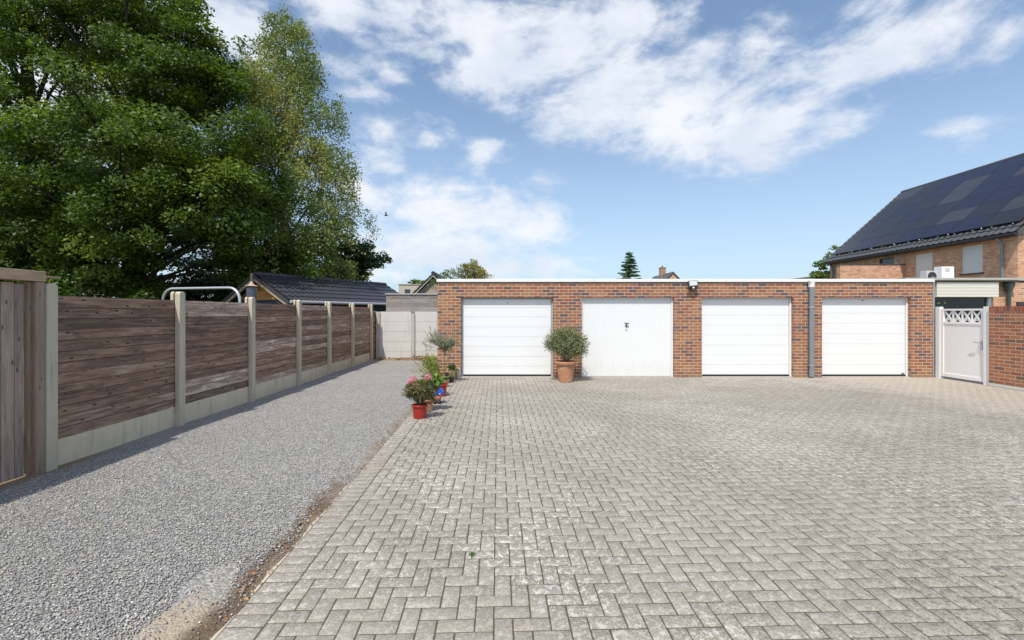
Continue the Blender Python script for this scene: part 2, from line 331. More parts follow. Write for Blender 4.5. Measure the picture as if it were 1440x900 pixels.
def door_mat(name, col, amt):
    m, t = mat(name); c = obj_co(t); z = t.n('ShaderNodeSeparateXYZ', {0: c}).outputs[2]
    n = t.noise(t.scale(c, 6, 6, 1.2), 1.5, 7, 0.65); sp_ = t.noise(c, 30, 5, 0.7)
    f = t.m('MULTIPLY', t.m('MULTIPLY', t.step(t.m('ADD', z, t.m('MULTIPLY', t.m('SUBTRACT', n, 0.5), 0.9)), 0.50, 0.02), t.step(sp_, 0.3, 0.65)), amt)
    cl = t.mix(f, t.mix(n, tuple(x*.985 for x in col), col), (0.50,0.46,0.39))
    cl = t.mix(t.m('MULTIPLY', t.step(n, 0.60, 0.75), 0.12*amt), cl, (0.45,0.43,0.40))
    finish(t, cl, 0.38, 0, t.noise(c, 3.0, 3), 0.06, 0.01)
    return m
WD = door_mat('white_door_paint', (0.80,0.80,0.795), 0.14)
WD2 = door_mat('white_ribbed_door_paint', (0.79,0.79,0.78), 0.3)
WT2 = plain('white_trim', (0.80,0.79,0.77), 0.45, 0.03, 3.0, dirt=(0.5,0.48,0.42), dirtamt=0.25)
CREAM = plain('cream_plastic', (0.838,0.820,0.807), 0.45, 0.02, 3.0, dirt=(0.599,0.551,0.472), dirtamt=0.15)
SHUT = plain('shutter_white', (0.770,0.759,0.726), 0.5, 0.02)
DK = plain('dark_rubber', (0.02,0.02,0.022), 0.6)
DKM = plain('dark_metal', (0.035,0.037,0.042), 0.4, metal=0.2)
GRM = plain('grey_frame', (0.40,0.41,0.42), 0.45)
PIPE = plain('grey_pipe_plastic', (0.20,0.235,0.26), 0.4, 0.06, 4.0, dirt=(0.33,0.34,0.33), dirtamt=0.35)
ZN = plain('zinc', (0.42,0.45,0.46), 0.45, 0.12, 8.0, metal=0.6)
GALV = plain('galvanised_tube', (0.55,0.58,0.60), 0.35, 0.1, 12.0, metal=0.55)
COLM = plain('green_grey_column_paint', (0.10,0.125,0.125), 0.45, 0.1)
BLD = plain('dark_blue_boards', (0.030,0.045,0.062), 0.6, 0.2)
RP = plain('red_pot_plastic', (0.340,0.024,0.015), 0.35, 0.06, 6.0, dirt=(0.204,0.041,0.027), dirtamt=0.4)
TC = plain('terracotta', (0.46,0.215,0.115), 0.85, 0.12, 9.0, dirt=(0.60,0.50,0.41), dirtamt=0.9, bstr=0.2)
SOIL = plain('potting_soil', (0.06,0.04,0.028), 0.95, 0.3, 40.0, bstr=0.5)
BPOT = plain('black_pot_plastic', (0.02,0.02,0.02), 0.5)
YPOT = plain('yellow_glazed_pot', (0.58,0.42,0.05), 0.3, 0.1)
BLUE = plain('blue_glaze', (0.02,0.10,0.46), 0.25, 0.08)
SALM = plain('salmon_paint', (0.62,0.24,0.14), 0.45, 0.06)
SKIN = plain('figure_face_paint', (0.60,0.36,0.25), 0.5, 0.05)
WHT = plain('beard_paint', (0.62,0.60,0.56), 0.6, 0.05)
CHIM = plain('chimney_brick_paint', (0.40,0.22,0.14), 0.85, 0.15, 8.0)
GLS = plain('lamp_glass', (0.55,0.57,0.55), 0.2, 0.04)
BIRD = plain('dark_feathers', (0.02,0.02,0.022), 0.7)
ACW = plain('appliance_white', (0.78,0.78,0.77), 0.35, 0.03)
ACG = plain('appliance_grey', (0.50,0.49,0.46), 0.5, 0.05)
TAR = plain('roofing_felt', (0.07,0.068,0.065), 0.9, 0.2, 3.0)
BRR = plain('brown_low_roof', (0.16,0.115,0.095), 0.85, 0.2, 3.0)
MORT = concrete_mat('edge_mortar', (0.52,0.45,0.36), 0.25)
def roof_mat(name, a, b):
    m, t = mat(name); c = obj_co(t)
    n = t.noise(c, 5, 6, 0.65)
    finish(t, t.mix(n, a, b), 0.42, 0, t.noise(c, 80, 4), 0.15, 0.004, 0.5)
    return m
TR = roof_mat('dark_roof_tile', (0.030,0.033,0.042), (0.065,0.068,0.078))
TRG = roof_mat('grey_roof_tile', (0.055,0.055,0.060), (0.105,0.105,0.11))
def glass_mat(name, col, rough=0.05):
    m, t = mat(name); finish(t, col, rough, 0, None, 0, 0, 0.6); return m
DG = glass_mat('dark_glass', (0.022,0.022,0.027), 0.08)
GWIN = glass_mat('grey_window_glass', (0.07,0.08,0.10), 0.08)
def solar_mat(name, col):
    m, t = mat(name); u = uvo(t)
    b = t.n('ShaderNodeTexBrick', {'Vector': u, 'Color1': col, 'Color2': tuple(x*1.15 for x in col), 'Mortar': tuple(x*1.7+0.004 for x in col), 'Scale': 1.0, 'Mortar Size': 0.004, 'Brick Width': 0.165, 'Row Height': 0.165})
    b.offset = 0.0
    finish(t, b.outputs[0], 0.22, 0, None, 0, 0, 0.35)
    return m
SP1 = solar_mat('solar_cell_navy', (0.017,0.018,0.034)); SP2 = solar_mat('solar_cell_black', (0.022,0.021,0.025)); SP3 = solar_mat('solar_cell_cloud_reflection', (0.040,0.040,0.044))  # the grey one paints clouds reflected in some panels into the cell colour

# ------------------------------------------------------------------ mesh helpers
class MB:
    def __init__(s): s.v = []; s.f = []; s.r = []; s.rnd = 0.5; s.M = None; s.cut = []; s.fcut = []
    def add(s, vs, fs):
        o = len(s.v); s.cut.append(o); s.fcut.append(len(s.f))
        if s.M is not None: vs = [tuple(s.M @ Vector(p)) for p in vs]
        s.v += [tuple(p) for p in vs]; s.r += [s.rnd]*len(vs); s.f += [tuple(i+o for i in f) for f in fs]
        return s
    def box(s, x0, x1, y0, y1, z0, z1):
        return s.add([(x0,y0,z0),(x1,y0,z0),(x1,y1,z0),(x0,y1,z0),(x0,y0,z1),(x1,y0,z1),(x1,y1,z1),(x0,y1,z1)],
                     [(0,3,2,1),(4,5,6,7),(0,1,5,4),(1,2,6,5),(2,3,7,6),(3,0,4,7)])
    def prism(s, poly, axis, lo, hi):
        def P(a, b, c): return {'x': (c,a,b), 'y': (a,c,b), 'z': (a,b,c)}[axis]
        n = len(poly)
        vs = [P(a,b,lo) for a,b in poly]+[P(a,b,hi) for a,b in poly]
        return s.add(vs, [tuple(range(n)), tuple(range(2*n-1, n-1, -1))]+[(i,(i+1)%n,(i+1)%n+n,i+n) for i in range(n)])
    def lathe(s, prof, c=(0,0,0), seg=20, cap=True):
        vs = []; fs = []; k = len(prof)
        for i in range(seg):
            a = 2*math.pi*i/seg
            for r, z in prof: vs.append((c[0]+r*math.cos(a), c[1]+r*math.sin(a), c[2]+z))
        for i in range(seg):
            j = (i+1) % seg
            for q in range(k-1): fs.append((i*k+q, j*k+q, j*k+q+1, i*k+q+1))
        if cap:
            fs.append(tuple(i*k for i in range(seg))[::-1]); fs.append(tuple(i*k+k-1 for i in range(seg)))
        return s.add(vs, fs)
    def tube(s, pts, rad, seg=8):
        pts = [Vector(p) for p in pts]; n = len(pts)
        if not hasattr(rad, '__len__'): rad = [rad]*n
        vs = []; fs = []
        up = Vector((0.31, 0.17, 0.93))
        for i, p in enumerate(pts):
            d = (pts[min(i+1,n-1)]-pts[max(i-1,0)]).normalized()
            a = d.cross(up if abs(d.dot(up)) < 0.97 else Vector((1,0,0))).normalized(); b = d.cross(a)
            for q in range(seg):
                t = 2*math.pi*q/seg; vs.append(tuple(p+(a*math.cos(t)+b*math.sin(t))*rad[i]))
        for i in range(n-1):
            for q in range(seg):
                r = (q+1) % seg; fs.append((i*seg+q, i*seg+r, (i+1)*seg+r, (i+1)*seg+q))
        fs.append(tuple(range(seg))[::-1]); fs.append(tuple((n-1)*seg+q for q in range(seg)))
        return s.add(vs, fs)
    def bar(s, a, b, t, d):          # rectangular bar between two points lying in the plane x = const
        a = Vector(a); b = Vector(b); u = (b-a).normalized(); nrm = Vector((1,0,0)); sd_ = u.cross(nrm)*t/2; nn_ = nrm*d/2
        vs = [a-sd_-nn_, a+sd_-nn_, a+sd_+nn_, a-sd_+nn_, b-sd_-nn_, b+sd_-nn_, b+sd_+nn_, b-sd_+nn_]
        return s.add([tuple(x) for x in vs], [(0,1,2,3),(7,6,5,4),(0,4,5,1),(1,5,6,2),(2,6,7,3),(3,7,4,0)])
    def ball(s, c, r, seg=12, rings=8):
        if not hasattr(r, '__len__'): r = (r, r, r)
        vs = [(c[0],c[1],c[2]-r[2])]
        for i in range(1, rings):
            a = -math.pi/2+math.pi*i/rings
            for q in range(seg):
                t = 2*math.pi*q/seg; vs.append((c[0]+r[0]*math.cos(a)*math.cos(t), c[1]+r[1]*math.cos(a)*math.sin(t), c[2]+r[2]*math.sin(a)))
        vs.append((c[0],c[1],c[2]+r[2])); fs = []
        for q in range(seg): fs.append((0, 1+(q+1)%seg, 1+q))
        for i in range(rings-2):
            for q in range(seg): fs.append((1+i*seg+q, 1+i*seg+(q+1)%seg, 1+(i+1)*seg+(q+1)%seg, 1+(i+1)*seg+q))
        L = len(vs)-1
        for q in range(seg): fs.append((L, 1+(rings-2)*seg+q, 1+(rings-2)*seg+(q+1)%seg))
        return s.add(vs, fs)
    def each(s, name, mt, parent=None, **kw):
        for a, b, c, d in zip(s.cut, s.cut[1:]+[len(s.v)], s.fcut, s.fcut[1:]+[len(s.f)]):
            q = MB(); q.v = s.v[a:b]; q.r = s.r[a:b]; q.f = [tuple(i-a for i in f) for f in s.f[c:d]]; q.build(name, mt, parent, **kw)
    def build(s, name, mt, parent=None, bevel=0.0, smooth=None, label=None, recalc=True):
        o = wloc(parent)
        bm = bmesh.new(); L = bm.verts.layers.float.new('rnd')
        vv = []
        for p, r in zip(s.v, s.r):
            q = bm.verts.new((p[0]-o.x, p[1]-o.y, p[2]-o.z)); q[L] = r; vv.append(q)
        for f in s.f:
            try: bm.faces.new([vv[i] for i in f])
            except ValueError: pass
        if recalc: bmesh.ops.recalc_face_normals(bm, faces=bm.faces[:])
        if bevel > 0:
            ed = [e for e in bm.edges if len(e.link_faces) == 2 and e.calc_face_angle(0) > 0.5]
            bmesh.ops.bevel(bm, geom=ed, offset=bevel, segments=2, affect='EDGES', clamp_overlap=True, profile=0.5)
        U = bm.loops.layers.uv.new('UVMap'); bm.normal_update()
        for f in bm.faces:
            n = f.normal; ax = max(range(3), key=lambda i: abs(n[i])+(0.001 if i == 2 else 0))
            for l in f.loops:
                p = l.vert.co+o
                l[U].uv = (p.y, p.z) if ax == 0 else (p.x, p.z) if ax == 1 else (p.x, p.y)
        me = bpy.data.meshes.new(name); bm.to_mesh(me); bm.free()
        if smooth is not None:
            for p in me.polygons: p.use_smooth = True
            me.set_sharp_from_angle(angle=R(smooth))
        return link(name, me, mt, parent, label)
def wloc(p):
    v = Vector((0,0,0))
    while p is not None: v = v+p.location; p = p.parent
    return v
def link(name, me, mt, parent=None, label=None):
    o = bpy.data.objects.new(name, me); COL.objects.link(o)
    if mt: me.materials.append(mt)
    o.parent = parent
    if label: o['label'] = label
    return o
def thing(name, label, cat, loc, group=None):
    o = bpy.data.objects.new(name, None); COL.objects.link(o); o.location = loc; o.empty_display_size = 0.2
    return tag(o, label, cat, group)
def tag(o, label, cat, group=None):
    o['label'] = label; o['category'] = cat
    if group: o['group'] = group
    return o
def struct(o): o['kind'] = 'structure'; return o

def np_mesh(name, V, F, rv, mt, parent=None, label=None):
    """V (n,3) world verts, F (m,k) faces, rv (n,) random value"""
    o = wloc(parent); me = bpy.data.meshes.new(name)
    V = np.asarray(V, dtype=np.float32)-np.array(o, dtype=np.float32); F = np.asarray(F, dtype=np.int32)
    m, k = F.shape
    me.vertices.add(len(V)); me.vertices.foreach_set('co', V.ravel())
    me.loops.add(m*k); me.loops.foreach_set('vertex_index', F.ravel())
    me.polygons.add(m); me.polygons.foreach_set('loop_start', np.arange(0, m*k, k, dtype=np.int32))
    me.update(calc_edges=True)
    a = me.attributes.new('rnd', 'FLOAT', 'POINT'); a.data.foreach_set('value', np.asarray(rv, dtype=np.float32))
    me.validate()
    return link(name, me, mt, parent, label)

def unit(a): return a/np.maximum(np.linalg.norm(a, axis=-1, keepdims=True), 1e-9)
def leaf_quads(C, Nn, size, aspect=0.6, fold=0.25, axis=None):
    """a diamond-shaped, slightly folded leaf at each centre"""
    n = len(C); Nn = unit(Nn)
    t = rng.normal(size=(n,3)) if axis is None else axis+rng.normal(size=(n,3))*0.25
    t = unit(t-Nn*np.sum(t*Nn, axis=1, keepdims=True)); b = np.cross(Nn, t)
    s = np.asarray(size).reshape(-1,1)*np.ones((n,1))
    V = np.stack([C-t*s*0.5, C+b*s*aspect*0.5+Nn*s*fold*0.3-t*s*0.05, C+t*s*0.55-Nn*s*fold*0.3, C-b*s*aspect*0.5+Nn*s*fold*0.3-t*s*0.05], axis=1).reshape(-1,3)
    return V, np.arange(4*n).reshape(-1,4)

def crown(lobes, per_clump, clump_r, leaf, up=0.6, flat=0.45, shell=0.45):
    """lobes: (cx,cy,cz, rx,ry,rz, clumps). Returns clump centres and leaf arrays."""
    CC = []; NN = []
    for cx, cy, cz, rx, ry, rz, k in lobes:
        d = unit(rng.normal(size=(k,3))); rad = shell+(1-shell)*rng.random((k,1))**0.6
        rad *= 1+0.10*rng.normal(size=(k,1))
        CC.append(np.array([cx,cy,cz])+d*rad*np.array([rx,ry,rz])); NN.append(d)
    CC = np.concatenate(CC); NN = np.concatenate(NN); k = len(CC)
    size = clump_r*(0.55+0.8*rng.random(k))
    cnt = np.maximum(6, (per_clump*(size/clump_r)**2).astype(int))
    idx = np.repeat(np.arange(k), cnt); n = len(idx)
    d = unit(rng.normal(size=(n,3)))*(rng.random((n,1))**0.45)
    off = d*size[idx][:,None]*np.array([1,1,flat])
    # each spray droops a little at its rim
    off[:,2] -= 0.25*(off[:,0]**2+off[:,1]**2)/size[idx]
    P = CC[idx]+off
    N = unit(NN[idx]*0.45+np.array([0,0,up])+rng.normal(size=(n,3))*0.45)
    tone = np.clip(0.45+0.22*rng.normal(size=k), 0, 1)
    rv = np.clip(tone[idx]+0.16*rng.normal(size=n), 0, 1)
    return CC, P, N, leaf*(0.65+0.7*rng.random(n)), rv

def limbs(mb, base, top, r0, targets, seg=6):
    base = Vector(base); top = Vector(top)
    pts = []; n = 7
    for i in range(n):
        f = i/(n-1); p = base.lerp(top, f)
        p += Vector((math.sin(i*1.7)*0.12, math.cos(i*2.3)*0.12, 0))*min(1, f*2)
        pts.append(p)
    rad = [r0*(1.25 if i == 0 else 1)*(1-0.80*i/(n-1)) for i in range(n)]
    mb.tube(pts, rad, 10)
    for tgt in targets:
        tgt = Vector(tgt)
        f = max(0.22, min(0.95, (tgt.z-base.z)/(top.z-base.z)*0.75-0.08+random.uniform(-.06,.06)))
        x = f*(n-1); i = min(int(x), n-2); s0 = pts[i].lerp(pts[i+1], x-i)
        mid = s0.lerp(tgt, 0.5)+Vector((random.uniform(-.25,.25), random.uniform(-.25,.25), random.uniform(0,.35)))
        L = (tgt-s0).length; rr = min(r0*0.42, 0.016+0.014*L)
        mb.tube([s0, s0.lerp(mid,.5)+Vector((0,0,.06)), mid, mid.lerp(tgt,.55), tgt], [rr, rr*.8, rr*.6, rr*.4, rr*.15], seg)

def tree(name, label, cat, base, top, r0, lobes, per, cr, leaf, lm, bm_=None, group=None, nl=50, up=0.6, flat=0.45, shell=0.45, aspect=0.62):
    t = thing(name, label, cat, base, group)
    CC, P, N, s, rv = crown(lobes, per, cr, leaf, up, flat, shell)
    V, F = leaf_quads(P, N, s, aspect)
    np_mesh('crown', V, F, np.repeat(rv, 4), lm, t)
    mb = MB(); pick = rng.permutation(len(CC))[:nl]
    limbs(mb, base, top, r0, [tuple(CC[i]) for i in pick]); mb.build('trunk', bm_ or BK, t, smooth=60)
    return t

# ------------------------------------------------------------------ ground
mb = MB(); mb.add([(-400,-300,-0.09),(400,-300,-0.09),(400,600,-0.09),(-400,600,-0.09)], [(0,1,2,3)])
struct(mb.build('ground', GR))
# gravel drive: a gently uneven sheet
nx, ny = 36, 150
xs = np.linspace(0, 1, nx); ys = np.linspace(-3, 17.2, ny); V = []
for y in ys:
    for f in xs:
        x = -5.3+(EA+EB*y+0.01+5.3)*f
        V.append((x, y, -0.026+0.008*math.sin(x*2.1+y*0.7)*math.sin(y*1.3)+random.uniform(-.003,.003)))
F = [(j*nx+i, j*nx+i+1, (j+1)*nx+i+1, (j+1)*nx+i) for j in range(ny-1) for i in range(nx-1)]
struct(np_mesh('gravel_drive', V, F, np.full(len(V), .5), GB))
mb = MB(); mb.add([(-6.6,11.0,-0.03),(EA+EB*11.0,11.0,-0.03),(-1.6,18.6,-0.03),(-6.6,18.6,-0.03)], [(0,1,2,3)])
# loose stones lying on the drive
n = 100000
y = 1.7/(1-rng.random(n)*(1-1.7/11.0)); 
xe = EA+EB*y; x = -4.97+(xe+4.97)*rng.random(n); d = xe-x
wob = 0.18*np.sin(x*5.3+y*3.1)+0.12*np.sin(y*7.7)
sandy = (d+wob < 0.42) & (y < 2.8+0.3*np.sin(x*9)) 
strip = d < 0.13+0.06*np.sin(y*5)
keep = ~((sandy & (rng.random(n) < 0.93)) | (strip & (rng.random(n) < 0.75)))
keep &= ~((x < -4.9) & (y < 6) & (rng.random(n) < 0.8))
x, y = x[keep], y[keep]; n = len(x)
octv = np.array([(1,0,0),(-1,0,0),(0,1,0),(0,-1,0),(0,0,1),(0,0,-1)], dtype=float)
octf = np.array([(0,2,4),(2,1,4),(1,3,4),(3,0,4),(2,0,5),(1,2,5),(3,1,5),(0,3,5)])
sz = 0.0042+0.0060*rng.random((n,1))**1.6
sc = np.stack([np.ones(n)*1.15, 0.55+0.4*rng.random(n), 0.28+0.3*rng.random(n)], axis=1)*sz
vv = octv[None]*sc[:,None,:]*(0.8+0.4*rng.random((n,6,1)))
a = rng.random(n)*6.283; ca, sa = np.cos(a)[:,None], np.sin(a)[:,None]
ti = (rng.random((n,1))-.5)*1.1
xx = vv[:,:,0]*ca-vv[:,:,1]*sa; yy = vv[:,:,0]*sa+vv[:,:,1]*ca; zz = vv[:,:,2]+xx*ti
V = np.stack([xx+x[:,None], yy+y[:,None], zz-0.017+0.008*np.sin(x*2.1+y*0.7)[:,None]*np.sin(y*1.3)[:,None]], axis=2).reshape(-1,3)
F = (octf[None]+6*np.arange(n)[:,None,None]).reshape(-1,3)
o = np_mesh('gravel', V, F, np.repeat(rng.random(n), 6), GS); o['kind'] = 'stuff'
o['label'] = 'loose grey gravel stones covering the drive'; o['category'] = 'gravel'

# block paving: every stone modelled, herringbone with a soldier course along the edge
ang = math.atan(-EB); O = Vector((EA, 0, 0))
ux = Vector((math.cos(ang), math.sin(ang), 0)); uy = Vector((-math.sin(ang), math.cos(ang), 0))
V = []; F = []; RV = []
def paver(x0, x1, y0, y1):
    g_ = 0.0042; x0 += g_; x1 -= g_; y0 += g_; y1 -= g_
    if x1-x0 < 0.02 or y1-y0 < 0.02: return
    z = random.gauss(0, 0.0006); tx = random.gauss(0, 0.005); ty = random.gauss(0, 0.005); b = 0.0030
    jx = random.gauss(0, 0.0008); jy = random.gauss(0, 0.0008); rr = min(1, max(0, random.gauss(0.5, 0.24)))
    cx, cy = (x0+x1)/2, (y0+y1)/2; o_ = len(V)
    for ins, zz in ((b, 0), (0, -b*0.9), (0, -0.04)):
        for a_, c_ in ((x0+ins,y0+ins),(x1-ins,y0+ins),(x1-ins,y1-ins),(x0+ins,y1-ins)):
            p = O+ux*(a_+jx)+uy*(c_+jy); V.append((p.x, p.y, z+zz+(a_-cx)*tx+(c_-cy)*ty)); RV.append(rr)
    F.append((o_,o_+1,o_+2,o_+3))
    for q in range(4):
        r = (q+1) % 4
        F.append((o_+4+q,o_+4+r,o_+r,o_+q)); F.append((o_+8+q,o_+8+r,o_+4+r,o_+4+q))
bw = 0.1025
y = -3.0
while y < 12.3: paver(0, 0.205, y, y+bw); y += bw
X0 = 0.207
for i in range(-3, 128):
    for j in range(-30, 126):
        k = (i+j) % 4
        if k == 0: x0, x1, y0, y1 = i*bw, (i+2)*bw, j*bw, (j+1)*bw
        elif k == 2: x0, x1, y0, y1 = i*bw, (i+1)*bw, j*bw, (j+2)*bw
        else: continue
        x0 = max(x0, 0)
        if x1 <= x0+0.02 or y0 > 12.3: continue
        paver(X0+x0, X0+x1, y0, y1)
struct(np_mesh('block_paving', V, F, RV, PV))
mb = MB(); mb.add([(EA+EB*-3,-3.2,-0.0042),(11.6,-3.2,-0.0042),(11.6,12.4,-0.0042),(EA+EB*12.4,12.4,-0.0042)], [(0,1,2,3)])
struct(mb.build('paving_bed', JS))
# mortar haunch along the near part of the paving edge
mb = MB(); pts = []
yy_ = 1.2
prev = None; vs = []; fs = []
while yy_ < 5.2:
    wd = max(0.004, 0.022+0.014*math.sin(yy_*9)+random.uniform(-.006,.006))*(1 if yy_ < 4 else (5.2-yy_)/1.2)
    xe_ = EA+EB*yy_-0.002
    vs += [(xe_, yy_, -0.009), (xe_-wd, yy_, -0.012), (xe_-wd-0.012, yy_, -0.04)]; yy_ += 0.06
for q in range(len(vs)//3-1):
    for r in range(2): fs.append((q*3+r, q*3+3+r, q*3+4+r, q*3+1+r))
mb.add(vs, fs); struct(mb.build('kerb_strip', MORT, smooth=40))

# fallen leaves and bits: uncountable litter
def litter():
    C = []
    for _ in range(420): C.append((random.uniform(-4.85,-2.0), 16.62-abs(random.gauss(0,.16)), random.uniform(0,.05)))
    for _ in range(260): C.append((random.uniform(-3.6,-2.2), 16.6-abs(random.gauss(0,.1)), random.uniform(0,.13)))
    for _ in range(560):
        y_ = random.uniform(2.4, 9.5); C.append((EA+EB*y_-abs(random.gauss(0.01,.10)), y_, 0.004))
    for _ in range(110):
        y_ = random.uniform(4.5, 7.2); C.append((EA+EB*y_+abs(random.gauss(0.1,.5)), y_, 0.006))
    for _ in range(70): C.append((random.uniform(-4.8,-1.7), random.uniform(2.2,12), 0.006))
    for _ in range(60): C.append((-4.9+abs(random.gauss(0,.05)), random.uniform(5,15), 0.006))
    C = np.array(C); n_ = len(C)
    N = unit(np.array([0,0,1.0])+rng.normal(size=(n_,3))*0.35)
    s_ = 0.012+0.022*rng.random(n_)**2
    s_[C[:,1] > 15] = 0.05+0.04*rng.random((C[:,1] > 15).sum())
    V_, F_ = leaf_quads(C, N, s_, 0.6, 0.5)
    o = np_mesh('fallen_leaves', V_, F_, np.repeat(rng.random(n_), 4), LT); o['kind'] = 'stuff'
    o['label'] = 'brown fallen leaves and bits along the drive edges'; o['category'] = 'leaf litter'
litter()
# weeds at joints
for wx, wy in ((-0.28, 3.15),):
    n_ = 26; C = np.column_stack([wx+rng.normal(size=n_)*.012, wy+rng.normal(size=n_)*.012, 0.008+0.012*rng.random(n_)])
    V_, F_ = leaf_quads(C, unit(np.array([0,0,.8])+rng.normal(size=(n_,3))*.6), 0.02, 0.5)
    tag(np_mesh('weed', V_, F_, np.repeat(rng.random(n_), 4), LG), 'tiny green weed growing in a joint of the block paving', 'weed')

# ------------------------------------------------------------------ timber fence on concrete posts
FX = -5.03
PY = [4.94, 6.89, 8.79, 10.73, 12.52, 14.37, 16.26]
fence = thing('timber_fence', 'long dark weathered board fence between concrete posts along the gravel drive', 'fence', (FX, 10.6, 0))
for i, py in enumerate(PY):
    mb = MB(); zt = 2.0 if i < 2 else 1.985
    hw = 0.06
    # H-shaped post: front flange, web, rear flange, with chamfered heads
    for x0, x1, h0 in ((FX-0.10, FX-0.055, hw), (FX-0.03, FX+0.045, hw)):
        mb.prism([(py-h0,-0.3),(py+h0,-0.3),(py+h0,zt-0.03),(py+h0-0.025,zt),(py-h0+0.025,zt),(py-h0,zt-0.03)], 'x', x0, x1)
    mb.box(FX-0.055, FX-0.03, py-0.025, py+0.025, -0.3, zt-0.10)
    mb.build('post', CP, fence, bevel=0.006)
for i in range(6):
    y0, y1 = PY[i]+0.028, PY[i+1]-0.028
    mb = MB(); z = 0.265; nb = 13; h = (1.86-z)/nb
    for k in range(nb):
        mb.rnd = random.random(); dx = random.uniform(-.002,.002)+(k%2)*.0005; sag = random.uniform(-.002,.002)
        mb.prism([(FX-0.046+dx,z+0.003+sag),(FX-0.038+dx,z+0.003+sag),(FX-0.034+dx,z+0.007+sag),(FX-0.034+dx,z+h-0.010+sag),(FX-0.041+dx,z+h-0.006+sag),(FX-0.0475+dx,z+h-0.006+sag),(FX-0.0475+dx,z+h+0.012+sag),(FX-0.055+dx,z+h+0.012+sag),(FX-0.055+dx,z+0.016+sag),(FX-0.046+dx,z+0.016+sag)], 'y', y0, y1); z += h
    mb.build('board_panel', WF, fence)
    mb = MB(); mb.box(FX-0.053, FX-0.032, y0, y1, -0.25, 0.262); mb.build('gravel_board', CB, fence, bevel=0.004)
# bits of moss on near post head
# wooden gate at the left
gate = thing('timber_gate', 'weathered vertical board gate under a wooden beam left of the fence', 'gate', (FX, 4.0, 0))
mb = MB(); y = 1.9
while y < 4.70:
    w_ = random.choice((0.118, 0.124, 0.13)); e = min(y+w_, 4.715); mb.rnd = random.random()
    dx = random.uniform(-.004,.004)
    mb.box(FX-0.05+dx, FX-0.025+dx, y+0.003, e-0.003, -0.005+random.uniform(-.005,.005), 1.985+random.uniform(-.006,.006)); y += w_
mb.build('board_leaf', WG, gate, bevel=0.003)
mb = MB(); mb.rnd = .2; mb.box(FX-0.11, FX-0.062, 1.9, 4.7, 0.35, 0.45); mb.rnd = .7; mb.box(FX-0.11, FX-0.062, 1.9, 4.7, 1.6, 1.7); mb.each('rail', WB, gate)
mb = MB(); mb.rnd = .3; mb.box(FX-0.08, FX-0.005, 4.730, 4.775, 0.0, 2.008); mb.rnd = .8; mb.box(FX-0.09, FX+0.03, 4.778, 4.875, -0.05, 2.010)
mb.build('gate_post', WP, gate, bevel=0.004)
mb = MB(); mb.rnd = .45; mb.box(FX-0.09, FX+0.045, 1.9, 4.872, 2.014, 2.122); mb.build('beam', WB, gate, bevel=0.005)
mb = MB(); mb.rnd = .1; mb.box(FX-0.155, FX-0.095, 4.2, 5.17, 2.068, 2.092); mb.build('batten', WB, gate)

# galvanised tube arch behind the fence
arch = thing('tube_arch', 'bent galvanised steel tube standing behind the board fence', 'tube frame', (-6.3, 9.2, 0))
A = Vector((-7.25, 9.45, 0)); B = Vector((-5.37, 8.98, 0)); pts = [A.copy()]
zt = 2.18; rr = 0.26; dirv = (B-A).normalized()
pts.append(A+Vector((0,0,zt-rr)))
for q in range(1, 7):
    t = math.pi/2*q/6; pts.append(A+dirv*rr*(1-math.cos(t))+Vector((0,0,zt-rr+rr*math.sin(t))))
for q in range(0, 7):
    t = math.pi/2*q/6; pts.append(B-dirv*rr*(1-math.sin(t))+Vector((0,0,zt-rr+rr*math.cos(t))))
pts.append(B.copy())
mb = MB(); mb.tube(pts, 0.026, 12); mb.build('tube', GALV, arch, smooth=50)
mb = MB(); mb.lathe([(0.06,-0.09),(0.06,-0.05)], (A.x,A.y,0)); mb.lathe([(0.06,-0.09),(0.06,-0.05)], (B.x,B.y,0)); mb.each('foot_plate', GALV, arch)

# flue / lantern with a cap, behind fence
fl = thing('capped_flue', 'grey metal flue with a pale cone cap rising behind the board fence', 'flue', (-5.78, 10.1, 0))
mb = MB(); mb.lathe([(0.05,-0.09),(0.05,1.75),(0.095,1.80),(0.105,2.20),(0.10,2.24)], (-5.78,10.1,0), 20); mb.build('pipe', plain('flue_metal', (0.10,0.115,0.14), 0.35, 0.25, 8.0, metal=0.5), fl, smooth=40)
mb = MB(); mb.lathe([(0.135,2.265),(0.14,2.275),(0.07,2.30),(0.035,2.335),(0.03,2.37),(0.0,2.38)], (-5.78,10.1,0), 20); mb.build('cap', plain('flue_cap', (0.45,0.33,0.23), 0.6), fl, smooth=40)
mb = MB()
for q in range(4):
    a = q*math.pi/2+.4; mb.tube([(-5.78+.085*math.cos(a),10.1+.085*math.sin(a),2.22),(-5.78+.085*math.cos(a),10.1+.085*math.sin(a),2.285)], 0.007, 6)
mb.each('cap_bracket', DKM, fl)

